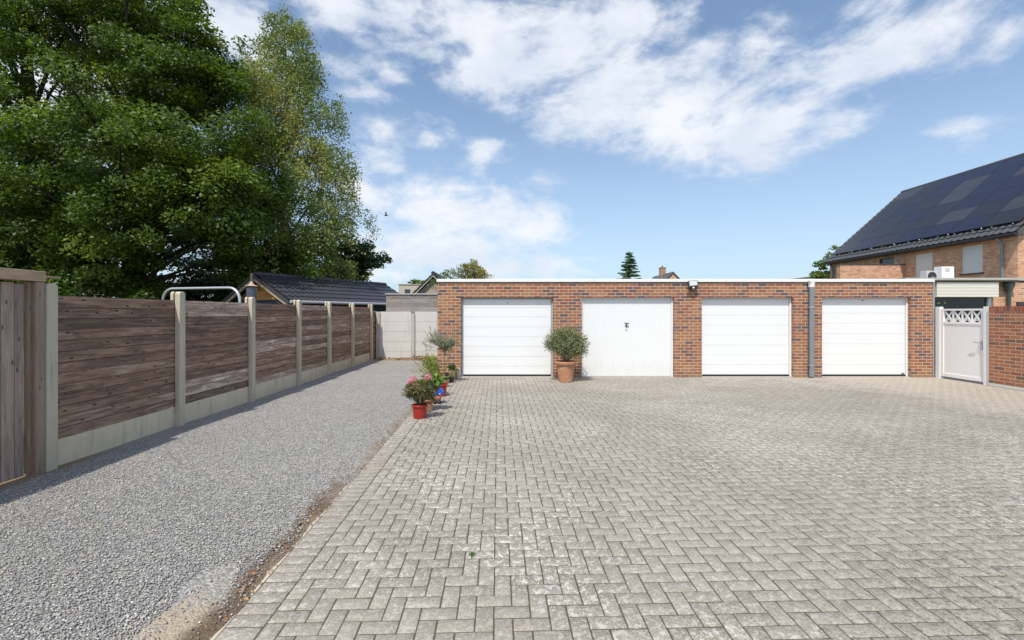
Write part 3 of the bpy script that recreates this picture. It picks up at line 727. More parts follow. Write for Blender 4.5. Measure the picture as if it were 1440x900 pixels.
# ------------------------------------------------------------------ tiled roofs
def tile_sheet(mb, p0, u, v, Lu, Lv, cw=0.30, rh=0.34, amp=0.028, lip=0.028, ru=6, nrm=None):
    """pantile surface: p0 corner at eave, u along eave, v up the slope"""
    u = Vector(u).normalized(); v = Vector(v).normalized(); n = u.cross(v) if nrm is None else Vector(nrm)
    if n.z < 0: n = -n
    nu = max(2, int(round(Lu/cw)))*ru; rows = max(1, int(round(Lv/rh))); fs = []; vs = []
    for r in range(rows):
        for e in (0, 1):
            f = (r+e)/rows; hh = lip*(1-e)
            for i in range(nu+1):
                ph = 2*math.pi*i/ru; hgt = amp*(0.5+0.5*math.cos(ph))**1.6
                vs.append(tuple(Vector(p0)+u*(Lu*i/nu)+v*(Lv*f)+n*(hh+hgt)))
    for r in range(rows*2-1):
        for i in range(nu): fs.append((r*(nu+1)+i, r*(nu+1)+i+1, (r+1)*(nu+1)+i+1, (r+1)*(nu+1)+i))
    mb.add(vs, fs)

# timber shed behind the fence
shed = thing('garden_shed', 'long timber shed with dark tiled gable roof behind the board fence', 'shed', (-7.2, 18, 0))
n0 = Vector((-8.5, 15.0, 2.95)); r1 = Vector((-5.79, 20.8, 2.95)); dr = (r1-n0).normalized(); pr = Vector((dr.y, -dr.x, 0))
hw, dz = 1.66, 0.90; eav = 2.95-dz; Ls = math.hypot(hw, dz); Lr = (r1-n0).length
for sg in (1, -1):
    mb = MB(); vdir = (-pr*sg*hw+Vector((0,0,dz))).normalized()
    tile_sheet(mb, n0+pr*sg*hw-Vector((0,0,dz)), dr, vdir, Lr, Ls, 0.22, 0.30)
    mb.build('roof_slope', TR, shed, smooth=50, recalc=False)
mb = MB()
q = int(Lr/0.3)
for i in range(q):
    a = n0+dr*(Lr*i/q)+Vector((0,0,.02)); b = n0+dr*(Lr*(i+1)/q+0.02)+Vector((0,0,.03)); mb.tube([a, b], [0.085, 0.075], 8)
mb.build('ridge_tiles', TR, shed, smooth=40)
# barge boards on near gable: dark verge above, timber below
for sg in (1, -1):
    for nm, m_, th, off, fwd in (('verge_tile', TR, 0.10, 0.005, -0.06), ('barge_board', WT, 0.10, -0.105, -0.03)):
        mb = MB(); top = n0+Vector((0,0,off)); bot = n0+pr*sg*(hw+0.02)-Vector((0,0,dz+0.01-off))
        a0 = top+dr*fwd; b0 = bot+dr*fwd; dn = Vector((0,0,-th)); bk = dr*0.05
        mb.add([tuple(z_) for z_ in (a0, b0, b0+dn, a0+dn, a0+bk, b0+bk, b0+dn+bk, a0+dn+bk)], [(0,1,2,3),(7,6,5,4),(0,4,5,1),(1,5,6,2),(2,6,7,3),(3,7,4,0)])
        mb.build(nm, m_, shed)
mb = MB(); mb.tube([n0+Vector((0,0,-.28))-dr*.08, n0+Vector((0,0,.02))-dr*.08], 0.045, 4); mb.build('finial', WT, shed)
ws = 1.35
def shed_pt(al, ac, z): p = n0+dr*al+pr*ac; return (p.x, p.y, z)
mb = MB()
for k in range(8):
    z0 = 2.12+k*0.1; z1 = z0+0.096
    def wlim(z): return min(ws, (2.88-z)/dz*hw)
    if wlim(z1) <= 0.02: break
    mb.rnd = random.random()
    mb.add([shed_pt(.35,-wlim(z0),z0),shed_pt(.35,wlim(z0),z0),shed_pt(.35,wlim(z1),z1),shed_pt(.35,-wlim(z1),z1)], [(0,1,2,3)])
mb.build('gable_cladding', WO, shed)
mb = MB()
for al0, al1, ac0, ac1 in ((.36,.42,-ws,ws),(.42,Lr-.4,ws-.05,ws),(.42,Lr-.4,-ws,-ws+.05),(Lr-.4,Lr-.34,-ws,ws)):
    c4 = [shed_pt(al0,ac0,-.09),shed_pt(al1,ac0,-.09),shed_pt(al1,ac1,-.09),shed_pt(al0,ac1,-.09)]
    mb.add(c4+[(p[0],p[1],2.11) for p in c4], [(0,3,2,1),(4,5,6,7),(0,1,5,4),(1,2,6,5),(2,3,7,6),(3,0,4,7)])
mb.build('wall', BLD, shed)
mb = MB(); a = Vector(shed_pt(0,hw+.05,eav-.02)); b = Vector(shed_pt(Lr,hw+.05,eav-.02)); mb.tube([a,b], 0.05, 8); mb.build('gutter', GRM, shed, smooth=40)

# brick pillar at the far end of the fence
pil = thing('brick_pillar', 'narrow orange brick pillar at the far end of the board fence', 'pillar', (-5.12, 16.6, 0))
mb = MB(); mb.box(-5.22, -5.04, 16.33, 16.93, -0.2, 1.70); mb.build('brickwork', BRO, pil)
mb = MB(); mb.box(-5.24, -5.02, 16.31, 16.95, 1.703, 1.74); mb.build('cap', CS, pil, bevel=.004)

# concrete slab wall behind the drive
cw = thing('concrete_slab_wall', 'pale concrete slab wall closing the far end of the drive', 'wall', (-3.4, 16.8, 0))
for x0, x1 in ((-4.86,-3.72),(-3.58,-1.97)):
    mb = MB(); z = -0.12
    for k in range(5):
        h = 0.372 if k else 0.30
        if k == 0: h = 0.36
        mb.rnd = random.random(); mb.box(x0, x1, 16.78+random.uniform(-.003,.003), 16.83, z+0.003, z+h-0.003); z += h
        if z > 1.64: break
    mb.build('slab_panel', CW, cw, bevel=.006)
for xc in (-4.93, -3.65):
    mb = MB(); mb.prism([(xc-.07,-.2),(xc+.07,-.2),(xc+.07,1.72 if xc < -4 else 1.655),(xc-.07,1.72 if xc < -4 else 1.655)], 'y', 16.72, 16.86); mb.build('post', CPW, cw, bevel=.008)
# weathered board screen above it
bs = thing('board_screen', 'silvered wooden board screen rising behind the concrete slab wall', 'screen', (-3.4, 17.25, 0))
mb = MB(); z = 1.25
for k in range(7):
    mb.rnd = random.random(); mb.box(-4.76, -1.3, 17.2+random.uniform(-.003,.003), 17.23, z, z+0.158); z += 0.16
mb.build('boards', WS, bs, bevel=.003)
mb = MB(); mb.box(-4.79, -1.3, 17.16, 17.27, 2.375, 2.415); mb.build('cap_rail', CPW, bs, bevel=.003)
mb = MB(); mb.rnd = .5
for xc in (-4.72,-3.0,-1.4): mb.box(xc-.04, xc+.04, 17.235, 17.3, -.1, 2.373)
mb.each('post', WS, bs)

# ------------------------------------------------------------------ garage block
FY = 11.85
ga = thing('garage_block', 'long low brick garage block with flat roof and four white doors', 'garage', (4.5, FY, 0))
OP = [(-1.333,1.074),(1.815,4.222),(4.944,7.333),(8.074,10.39)]
GX0, GX1, TOPZ, OZ = -1.94, 10.96, 2.47, 2.087
mb = MB(); e = GX0
for a, b in OP: mb.box(e, a, FY, FY+0.30, -0.1, OZ); e = b
mb.box(e, GX1, FY, FY+0.30, -0.1, OZ); mb.box(GX0, GX1, FY, FY+0.30, OZ, TOPZ)
mb.box(GX0, GX0+0.2, FY+0.30, 17.85, -0.1, TOPZ); mb.box(GX1-0.2, GX1, FY+0.30, 17.85, -0.1, TOPZ); mb.box(GX0+.2, GX1-.2, 17.65, 17.85, -0.1, TOPZ)
mb.build('wall', BR, ga)
mb = MB(); mb.box(GX0+.2, GX1-.2, FY+.3, 17.65, 2.30, 2.40); mb.build('flat_roof', TAR, ga)
mb = MB(); mb.box(GX0-.02, GX1+.02, FY-.035, FY+.30, TOPZ+.012, TOPZ+.092); mb.box(GX0-.02, GX0+.22, FY+.302, 17.87, TOPZ+.012, TOPZ+.092); mb.box(GX1-.22, GX1+.02, FY+.302, 17.87, TOPZ+.012, TOPZ+.092)
mb.build('coping', WT2, ga, bevel=.006)
mb = MB(); mb.box(GX0-.006, GX1+.006, FY-.010, FY+.28, TOPZ+.001, TOPZ+.0115); mb.build('coping_seal', DK, ga)
mb = MB()
for a, b in OP: mb.box(a+.001, b-.001, FY-.01, FY+.28, -0.05, 0.012)
mb.build('threshold', CS, ga, bevel=.004)
def sectional(a, b, edges, label, dark, rightwhite, spot):
    d = MB(); yb = FY+0.125; fr = 0.045
    for k in range(len(edges)-1):
        z0, z1 = edges[k], edges[k+1]
        # each section: flat face with a shallow groove at mid height
        zm = (z0+z1)/2
        d.prism([(yb,z0+.004),(yb+.004,z0+.001),(yb+.04,z0+.001),(yb+.04,z1-.002),(yb+.004,z1-.002),(yb,z1-.005),(yb,zm+.004),(yb+.002,zm),(yb,zm-.004)], 'x', a+fr+.008, b-fr-.008)
    o = d.build('garage_door', WD, ga, label=label)
    f = MB(); f.box(a+.001, a+fr, yb-.03, yb+.05, 0.013, OZ-.002); f.box(b-fr, b-.001, yb-.03, yb+.05, 0.013, OZ-.002); f.box(a+fr, b-fr, yb-.03, yb+.05, edges[-1]+.006, OZ-.002)
    f.build('door_frame', dark, o, bevel=.003)
    s_ = MB(); s_.box(a+fr, a+fr+.007, yb+.006, yb+.045, 0.013, edges[-1]); s_.box(b-fr-.007, b-fr, yb+.006, yb+.045, 0.013, edges[-1]); s_.box(a+fr, b-fr, yb-.008, yb+.03, 0.0125, 0.058)
    s_.build('rubber_seal', DK, o)
    if spot:
        h = MB(); xc = (a+b)/2+spot; h.lathe([(0.013,0),(0.013,.01)], (0,0,0), 12)
        h.v = [(xc+p[0], yb-p[2], edges[-1]-.09+p[1]) for p in h.v]; h.build('lock', DKM, o)
    return o
def ed(ys, top=None): return [1.68-(y-440)/54 for y in ys]
D1 = [370+z/4 for z in (636,583,528,472,416,360,303,250,197)]; D3 = [370+z/5 for z in (793,718,649,579,507,437,366,298,246)]; D4 = [370+z/4.645 for z in (737,667,598,530,462,393,327,238)]
def norm(L): L = ed(L); L[0] = 0.059; L[-1] = OZ-.045; return L
sectional(*OP[0], norm(D1), 'white sectional door with horizontal panels, at the left end beside the potted olive', GRM, False, 0.01)
o2 = MB(); a, b = OP[1]; yb = FY+0.10; fr = .05
nr = 46; wrib = (b-a-2*fr-.01)/nr; poly = []
for k in range(nr):
    x = a+fr+.005+k*wrib; poly += [(x, yb),(x+wrib*.62, yb),(x+wrib*.70, yb+.009),(x+wrib*.92, yb+.009)]
poly += [(b-fr-.005, yb),(b-fr-.005, yb+.04),(a+fr+.005, yb+.04)]
o2.prism(poly, 'z', .022, OZ-.05); d2 = o2.build('garage_door', WD2, ga, label='white up-and-over door with fine vertical ribs and a dark handle')
f = MB(); f.box(a+.001,a+fr,yb-.02,yb+.06,.013,OZ-.002); f.box(b-fr,b-.001,yb-.02,yb+.06,.013,OZ-.002); f.box(a+fr,b-fr,yb-.01,yb+.06,OZ-.048,OZ-.002); f.build('door_frame', WT2, d2, bevel=.004)
h = MB(); hx, hz_ = (882-720)/54, 1.68-16/54
h.tube([(hx,yb-.001,hz_),(hx,yb-.045,hz_)], .014, 10); h.tube([(hx-.055,yb-.045,hz_+.03),(hx-.01,yb-.05,hz_+.01),(hx+.01,yb-.05,hz_+.01),(hx+.055,yb-.045,hz_+.035)], [.012,.017,.017,.012], 8); h.tube([(hx,yb-.012,hz_+.02),(hx,yb-.012,hz_-.07)], .016, 8)
h.build('handle', DKM, d2, smooth=50)
h = MB(); h.box(hx-.035,hx+.035,yb-.006,yb-.001,hz_-.16,hz_-.145); h.build('lock_plate', GRM, d2)
sectional(*OP[2], norm(D3), 'white sectional door with horizontal panels, left of the grey downpipe', WT2, True, 0.0)
d4 = sectional(*OP[3], norm(D4), 'white sectional door at the right end beside the white garden gate', WT2, True, 0.0)
h = MB(); hx = (1275-720)/54; h.box(hx-.035, hx+.035, FY+.115, FY+.124, .075, .087); h.box(hx-.015, hx+.015, FY+.105, FY+.124, .087, .1); h.build('bottom_handle', DKM, d4)
h = MB(); hx = (1218-720)/54; h.box(hx-.03, hx+.03, FY+.112, FY+.124, OZ-.085, OZ-.072); h.build('top_handle', DKM, d4)
for oi, x_ in ((0, 713), (2, 1050)):
    hx = (x_-720)/54
# downpipe with white outlet
px = (1138.5-720)/54
dp = MB(); dp.tube([(px,FY-.075,2.40),(px,FY-.075,0.03)], .062, 16); p1 = dp.build('downpipe', PIPE, ga, smooth=40)
dp = MB()
for zc in (1.82, 0.32): dp.lathe([(.066,zc-.02),(.072,zc-.015),(.072,zc+.015),(.066,zc+.02)], (px,FY-.075,0), 16); dp.box(px-.015,px+.015,FY-.03,FY-.001,zc-.012,zc+.012)
dp.each('pipe_clip', ZN, p1, smooth=40)
dp = MB(); dp.box(px-.09,px+.07,FY-.15,FY-.036,2.475,2.53); dp.lathe([(.07,2.34),(.075,2.42),(.08,2.474)], (px,FY-.075,0), 16); dp.build('outlet', WT2, p1, bevel=.008)
px2 = (1314.5-720)/54*1.0
dp = MB(); dp.tube([(px2,FY+.05,2.62),(px2,FY+.05,0.0)], .035, 12); dp.build('corner_pipe', ZN, ga, smooth=40)

# floodlight on the wall
flx, flz = (970-720)/54, 2.40
fd = thing('floodlight', 'small black floodlight mounted on the brick wall above the second pier', 'lamp', (flx, FY, flz))
mb = MB(); mb.M = Matrix.Translation((flx+.03, FY-.12, flz+.02)) @ Matrix.Rotation(R(-18),4,'X') @ Matrix.Rotation(R(-6),4,'Y')
mb.prism([(-.125,-.085),(.125,-.085),(.135,.095),(-.10,.095)], 'y', -.02, .03); mb.build('housing', DKM, fd, bevel=.008)
mb = MB(); mb.M = Matrix.Translation((flx+.03, FY-.12, flz+.02)) @ Matrix.Rotation(R(-18),4,'X') @ Matrix.Rotation(R(-6),4,'Y')
mb.prism([(-.095,-.045),(.105,-.045),(.115,.08),(-.08,.08)], 'y', -.026, -.0205); mb.build('glass', GLS, fd)
mb = MB(); mb.tube([(flx+.02,FY,flz-.10),(flx+.02,FY-.10,flz-.08)], .02, 8); mb.prism([(flx-.11,flz-.11),(flx+.1,flz-.11),(flx+.1,flz-.09),(flx-.11,flz-.09)],'y',FY-.13,FY-.06); mb.build('bracket', DKM, fd)
mb = MB(); mb.ball((flx+.03,FY-.165,flz-.075), (.032,.025,.022)); mb.build('sensor', WT2, fd, smooth=60)

# ------------------------------------------------------------------ garden gate and brick wall on the right
GX = 11.05
gg = thing('garden_gate', 'white garden gate with lattice top between garage and brick garden wall', 'gate', (GX, 11.2, 0))
mb = MB(); mb.box(GX-.05, GX+.05, 11.705, 11.83, -.05, 1.835); mb.build('post', WT2, gg, bevel=.008, label='slim white gate post against the garage')
mb = MB(); mb.box(GX-.06, GX+.06, 10.46, 10.62, -.05, 1.825); mb.build('post', WT2, gg, bevel=.008, label='wide white gate post against the brick wall')
y0, y1 = 10.628, 11.698
mb = MB(); mb.box(GX-.03,GX+.03,y0,y0+.07,.06,1.78); mb.box(GX-.03,GX+.03,y1-.07,y1,.06,1.78)
mb.box(GX-.03,GX+.03,y0+.07,y1-.07,.06,.15); mb.box(GX-.03,GX+.03,y0+.07,y1-.07,1.40,1.455); mb.box(GX-.03,GX+.03,y0+.07,y1-.07,1.735,1.78)
lf = mb.build('leaf_frame', CREAM, gg, bevel=.005)
mb = MB(); mb.box(GX-.015,GX+.015,y0+.07,y1-.07,.15,1.40); mb.build('infill_panel', CREAM, gg)
mb = MB(); yy0, yy1 = y0+.07, y1-.07; cwid = (yy1-yy0)/4
for k in range(4):
    a, b = yy0+k*cwid, yy0+(k+1)*cwid; m_ = (a+b)/2; zb, zt_ = 1.456, 1.734; zm = (zb+zt_)/2
    mb.bar((GX,a+.01,zb),(GX,b-.01,zt_),.030,.024); mb.bar((GX,a+.01,zt_),(GX,b-.01,zb),.030,.020)
    mb.bar((GX,a+.05,zb),(GX,m_,zm-.03),.022,.016); mb.bar((GX,b-.05,zb),(GX,m_,zm-.03),.022,.014); mb.bar((GX,a+.03,zb+.05),(GX,b-.03,zb+.05),.016,.012)
    if k: mb.bar((GX,a,zb),(GX,a,zt_),.030,.028)
mb.build('lattice', WT2, gg)
mb = MB(); hy = y0+.05; mb.box(GX-.042,GX-.03,hy-.02,hy+.02,.80,1.02); mb.tube([(GX-.035,hy,.98),(GX-.085,hy,.98)], .009, 8); mb.tube([(GX-.085,hy-.005,.98),(GX-.085,hy+.14,.985)], .010, 8)
mb.build('handle', ZN, gg, smooth=40)
mb = MB(); mb.box(GX-.05,GX+.05,10.62,11.70,-.05,.0); mb.build('threshold', CS, gg)
gw = thing('garden_wall', 'red brick garden wall with soldier course top beside the white gate', 'wall', (GX, 8, 0))
mb = MB(); mb.box(GX-.10+.005, GX+.11, 3.0, 10.455, -0.1, 1.705); mb.build('brickwork', BRW, gw)
mb = MB(); mb.box(GX-.093, GX+.108, 3.0, 10.455, 1.705, 1.80); mb.build('mortar_bed', MORT, gw)
mb = MB(); y = 10.452
while y > 3.05:
    mb.rnd = random.random(); mb.box(GX-.10, GX+.115, y-.062, y, 1.712, 1.826+random.uniform(-.004,.004)); y -= .0745
mb.build('soldier_course', BRS, gw, bevel=.004)
mb = MB(); mb.prism([(GX-.13,-.1),(GX-.0952,-.1),(GX-.0952,.07),(GX-.105,.06),(GX-.125,.02)], 'y', 3.0, 10.45); mb.build('footing', CS, gw)
# bright shoot behind the gate
t = thing('shrub', 'bright green shrub tip showing above the white gate', 'shrub', (11.42, 12.4, 0))
C = np.column_stack([11.42+rng.normal(size=180)*.12, 12.4+rng.normal(size=180)*.12, 0.9+rng.random(180)*1.05])
V_, F_ = leaf_quads(C, rng.normal(size=(180,3))+np.array([-.3,-.5,.6]), .085, .6); np_mesh('foliage', V_, F_, np.repeat(rng.random(180),4), LG, t)
mb = MB(); mb.tube([(11.42,12.4,-.09),(11.40,12.42,1.2),(11.43,12.4,1.85)], [.02,.014,.005], 6); mb.build('stem', BKT, t)

# ------------------------------------------------------------------ brick house with solar roof
HX, HY0, HY1 = 20.9, 18.8, 29.9
ho = thing('brick_house', 'two storey brick house with solar panels covering its dark roof', 'house', (HX+4.9, 24, 0))
RX, RZ, EZ = 25.8, 9.60, 5.22
wins = [(22.62,23.62,3.40,4.70),(20.2,21.16,3.49,4.74),(24.9,25.9,3.9,4.74)]
# long wall built as panels round the openings
mb = MB()
segs = sorted(wins); e = HY0
for a, b, z0, z1 in segs:
    mb.box(HX, HX+.3, e, a, -.09, EZ); mb.box(HX, HX+.3, a, b, -.09, z0); mb.box(HX, HX+.3, a, b, z1, EZ); e = b
mb.box(HX, HX+.3, e, HY1, -.09, EZ); mb.build('wall', BRH, ho)
gp = [(HX+.302,-.09),(2*RX-HX,-.09),(2*RX-HX,EZ),(RX,RZ-.15),(HX+.302,EZ+.1)]
mb = MB(); mb.prism(gp, 'y', HY0, HY0+.3); mb.prism(gp, 'y', HY1-.3, HY1); mb.box(2*RX-HX-.3, 2*RX-HX-.003, HY0+.302, HY1-.302, -.09, EZ); mb.each('gable_wall', BRH, ho)
for i, (a, b, z0, z1) in enumerate(wins):
    if i < 2:
        mb = MB(); z = z0
        while z < z1-.01: mb.prism([(HX+.07,z),(HX+.062,z+.022),(HX+.07,z+.044),(HX+.09,z+.044),(HX+.09,z)],'y',a+.03,b-.03); z += .044
        o = mb.build('roller_shutter', SHUT, ho)
        mb = MB(); mb.box(HX+.04,HX+.10,a+.001,a+.03,z0,z1-.003); mb.box(HX+.04,HX+.10,b-.03,b-.001,z0,z1-.003); mb.each('guide_rail', SHUT, o)
    else:
        mb = MB(); mb.box(HX+.09,HX+.11,a+.05,b-.05,z0+.05,z1-.05); o = mb.build('window', GWIN, ho)
        mb = MB(); mb.box(HX+.06,HX+.12,a+.001,a+.05,z0,z1); mb.box(HX+.06,HX+.12,b-.05,b-.001,z0,z1); mb.box(HX+.06,HX+.12,a+.05,b-.05,z1-.05,z1-.001); mb.box(HX+.06,HX+.12,a+.05,b-.05,z0,z0+.05); mb.build('window_frame', DKM, o)
    mb = MB(); mb.box(HX-.05,HX+.06,a-.05,b+.05,z0-.06,z0-.002); mb.build('sill', TRG, o)
# roof
ov = 0.40; sl_ = Vector((RX-HX, 0, RZ-EZ)).normalized(); eave = Vector((HX, 0, EZ))-sl_*ov; Lsl = (Vector((RX,0,RZ))-eave).length
mb = MB(); tile_sheet(mb, (eave.x, HY0-.25, eave.z+.04), (0,1,0), sl_, HY1-HY0+.45, Lsl, 0.30, 0.36, .045, .04); mb.build('roof_slope', TRG, ho, smooth=50, recalc=False)
s2 = Vector((-sl_.x,0,sl_.z)); e2 = Vector((2*RX-eave.x,0,eave.z))
mb = MB(); tile_sheet(mb, (e2.x, HY0-.25, e2.z+.04), (0,1,0), s2, HY1-HY0+.45, Lsl, 0.30, 0.36, .045, .04); mb.build('roof_slope', TRG, ho, smooth=50, recalc=False)
mb = MB()
for i in range(28): y = HY0-.25+i*.42; mb.tube([(RX,y,RZ+.03),(RX,min(y+.44,HY1+.2),RZ+.04)], [.12,.11], 8)
mb.build('ridge_tiles', TRG, ho, smooth=40)
for yv in (HY0-.28, HY1+.15):
    mb = MB()
    for ex, sgn in ((eave.x,1),(e2.x,-1)):
        top = (RX, RZ+.05); bt = (ex, eave.z+.05)
        mb.prism([bt, top, (top[0], top[1]-.22), (bt[0], bt[1]-.22)], 'y', yv, yv+.06)
    mb.build('verge_board', TRG, ho)
mb = MB(); mb.prism([(eave.x-.13,eave.z+.03),(eave.x-.12,eave.z-.07),(eave.x-.06,eave.z-.10),(eave.x+.02,eave.z-.07),(eave.x+.03,eave.z+.03)], 'y', HY0-.25, HY1+.2); mb.build('gutter', DKM, ho, smooth=40)
mb = MB(); mb.box(eave.x+.03, HX-.002, HY0-.2, HY1+.15, eave.z-.09, eave.z-.05); mb.build('soffit', DKM, ho)
for yp in (19.35, 29.55):
    mb = MB(); mb.tube([(HX-.30,yp,eave.z-.1),(HX-.07,yp,eave.z-.35),(HX-.07,yp,-.09)], .055, 10); mb.build('downpipe', PIPE, ho, smooth=40)
# solar panels in landscape rows
nrm = Vector((-sl_.z,0,sl_.x)); rows = 6; pl, ph_ = 1.525, 1.0; start = 0.62
first = None; sm = [SP1,SP2,SP3]
tones = {}
for r in range(rows):
    for c in range(7):
        y0 = 18.78+c*(pl+.025); s0 = start+r*(ph_+.015)
        if s0+ph_ > Lsl-.02: continue
        q = random.random(); k = 0 if q < .52 else 1 if q < .84 else 2
        mb = MB(); base = Vector((eave.x,0,eave.z))+nrm*.14
        p = [base+sl_*s0, base+sl_*(s0+ph_)]
        vs = []
        for hgt in (0,.035):
            for pp, yy2 in ((p[0],y0),(p[0],y0+pl),(p[1],y0+pl),(p[1],y0)): v_ = pp+nrm*hgt; vs.append((v_.x, yy2, v_.z))
        mb.add(vs, [(3,2,1,0),(4,5,6,7),(0,1,5,4),(1,2,6,5),(2,3,7,6),(3,0,4,7)]); mb.build('solar_panel', sm[k], ho)
mb = MB()
for c in range(1,7):
    a0 = Vector((eave.x,0,eave.z))+nrm*.135+sl_*(start-.05); b0 = Vector((eave.x,0,eave.z))+nrm*.135+sl_*(Lsl-.25); yq = 18.78+c*1.55-.0125
    mb.tube([(a0.x,yq,a0.z),(b0.x,yq,b0.z)], .02, 6)
mb.each('mounting_rail', GALV, ho)
mb = MB()
for c in range(13):
    y = 19.02+c*0.84
    a_ = Vector((eave.x,0,eave.z))+nrm*.12+sl_*(start-.06); mb.ball((a_.x,min(y,HY1-.6),a_.z), .03, 6, 4)
mb.each('rail_clamp', ZN, ho)
# brick screen wall of the upper terrace, facing the garages
mb = MB(); mb.box(17.45, HX-.003, 24.2, 24.45, -.09, 4.24); mb.build('terrace_wall', BRH, ho)
mb = MB(); mb.box(17.42, HX-.003, 24.17, 24.48, 4.243, 4.285); mb.build('terrace_coping', TRG, ho)
# single storey extension with flat roof edge, shutter and hopper-head rainwater pipe
mb = MB(); mb.box(13.2, 14.02, 15.3, 15.55, -.09, 2.72); mb.box(16.12, 20.6, 15.3, 15.55, -.09, 2.72); mb.box(14.02,16.12,15.3,15.55,2.62,2.72)
mb.box(13.2,13.45,15.552,18.6,-.09,2.72); mb.box(20.35,20.6,15.552,18.6,-.09,2.72); mb.build('extension_wall', BRH, ho)
mb = MB(); mb.box(12.94, 16.75, 14.97, 18.7, 2.765, 2.835); mb.box(16.752,20.7,15.25,18.7,2.765,2.835); mb.build('canopy_roof', plain('canopy_trim', (0.50,0.47,0.42), 0.6, 0.05, dirt=(0.35,0.30,0.25), dirtamt=.3), ho)
mb = MB(); mb.box(12.99, 16.70, 15.0, 18.65, 2.724, 2.764); mb.build('canopy_soffit', plain('soffit_timber', (0.42,0.33,0.22), 0.7), ho)
mb = MB(); z = 2.2
for k in range(5): mb.prism([(15.06,z+.002),(15.045,z+.012),(15.045,z+.092),(15.06,z+.098),(15.29,z+.098),(15.29,z+.002)],'x',14.05,16.09); z += .1
mb.build('roller_shutter', plain('cream_shutter', (0.80,0.745,0.655), 0.5, 0.02), ho)
mb = MB(); mb.box(14.1, 16.0, 15.36, 15.39, -.05, 2.62); o = mb.build('terrace_door', DG, ho)
mb = MB(); mb.box(14.022,14.1,15.305,15.40,-.05,2.195); mb.box(16.0,16.118,15.305,15.40,-.05,2.195); mb.each('door_frame', WT2, o)
mb = MB(); cxx, cyy = (1419-720)/640*15.2, 15.2; mb.lathe([(.05,-.09),(.05,2.36),(.06,2.38),(.075,2.44),(.14,2.58),(.145,2.70),(.13,2.72)], (cxx,cyy,0), 14); mb.build('rainwater_pipe', COLM, ho, smooth=40)
mb = MB(); mb.box(16.95,17.9,15.27,15.298,1.62,2.05); o = mb.build('dark_vent', DKM, ho)
mb = MB()
for k in range(4): mb.box(16.96,17.89,15.25,15.269,1.65+k*.1,1.70+k*.1)
mb.each('slat', TRG, o)
# air conditioners on the extension roof
ac = thing('air_conditioner', 'white box-shaped air conditioning unit on the extension roof', 'air conditioner', (16.8, 18.0, 2.836))
mb = MB(); mb.box(16.77, 17.25, 17.75, 18.1, 2.88, 3.49); mb.build('casing', ACW, ac, bevel=.015)
mb = MB(); mb.box(16.9,17.06,17.735,17.749,3.3,3.42); mb.box(16.95,17.06,17.735,17.749,3.0,3.04); mb.each('label_plate', ACG, ac)
mb = MB(); mb.box(16.8,16.86,17.75,18.1,2.837,2.879); mb.box(17.15,17.21,17.75,18.1,2.837,2.879); mb.each('foot', DKM, ac)
ac = thing('fan_unit', 'grey fan unit beside the white air conditioner on the roof', 'air conditioner', (16.2, 17.6, 2.836))
mb = MB(); mb.box(15.95, 16.36, 17.5, 17.8, 2.88, 3.30); mb.build('casing', ACG, ac, bevel=.012)
mb = MB(); mb.lathe([(.16,0),(.17,.008),(.165,.016),(.02,.02)], (0,0,0), 18); mb.v = [(16.15+p[0], 17.499-p[2], 3.09+p[1]) for p in mb.v]; mb.build('fan_grille', DKM, ac)
mb = MB(); mb.box(15.98,16.03,17.5,17.8,2.837,2.879); mb.box(16.28,16.33,17.5,17.8,2.837,2.879); mb.each('foot', DKM, ac)

# ------------------------------------------------------------------ distant buildings
bh = thing('flat_roofed_house', 'beige flat roofed house block with a small window in the distance', 'house', (-8.4, 41, 0))
mb = MB(); mb.box(-9.95, -5.2, 40, 45, -.09, 4.15); mb.build('wall', HB, bh)
mb = MB(); mb.box(-10.0,-5.15,39.95,45.05,4.152,4.22); mb.build('roof_edge', CS, bh)
mb = MB(); mb.box(-9.42,-8.95,39.96,39.998,3.35,3.75); mb.build('window', GWIN, bh)
gs = thing('gabled_outbuilding', 'small timber outbuilding with dark tiled gable roof left of the garages', 'outbuilding', (-4.4, 27, 0))
ax, az_, hw2 = -4.42, 3.86, 1.25; gy0, gy1 = 25.5, 29.5; dzz = 1.22
mb = MB(); mb.prism([(ax-hw2+.22,-.09),(ax+hw2-.22,-.09),(ax+hw2-.22,az_-dzz+.12),(ax+hw2-.30,az_-dzz+.14),(ax,az_-.2),(ax-hw2+.30,az_-dzz+.14),(ax-hw2+.22,az_-dzz+.12)],'y',gy0+.2,gy1-.2); mb.build('wall', plain('outbuilding_wall', (0.42,0.35,0.29), .85, .1), gs)
mb = MB(); mb.rnd=.5
for k in range(6): mb.rnd=random.random(); mb.box(ax-hw2+.21,ax+hw2-.21,gy0+.16,gy0+.198,1.35+k*.17,1.35+k*.17+.165)
mb.build('cladding', WF, gs)
for sg in (1,-1):
    mb = MB(); v_ = Vector((-sg*hw2,0,dzz)).normalized(); tile_sheet(mb, (ax+sg*hw2, gy0, az_-dzz+.02), (0,1,0), v_, gy1-gy0, math.hypot(hw2,dzz), .25, .3); mb.build('roof_slope', TR, gs, smooth=50, recalc=False)
    mb = MB(); mb.prism([(ax,az_+.06),(ax+sg*(hw2+.06),az_-dzz+.0),(ax+sg*(hw2+.06),az_-dzz-.10),(ax,az_-.05)],'y',gy0-.05,gy0+.02); mb.build('verge_tile', TR, gs)
    mb = MB(); mb.prism([(ax,az_-.055),(ax+sg*(hw2+.02),az_-dzz-.11),(ax+sg*(hw2+.02),az_-dzz-.18),(ax,az_-.13)],'y',gy0-.03,gy0+.02); mb.build('barge_board', plain('pale_barge', (.55,.5,.44),.7) if sg==1 else MATS['pale_barge'], gs)
mb = MB()
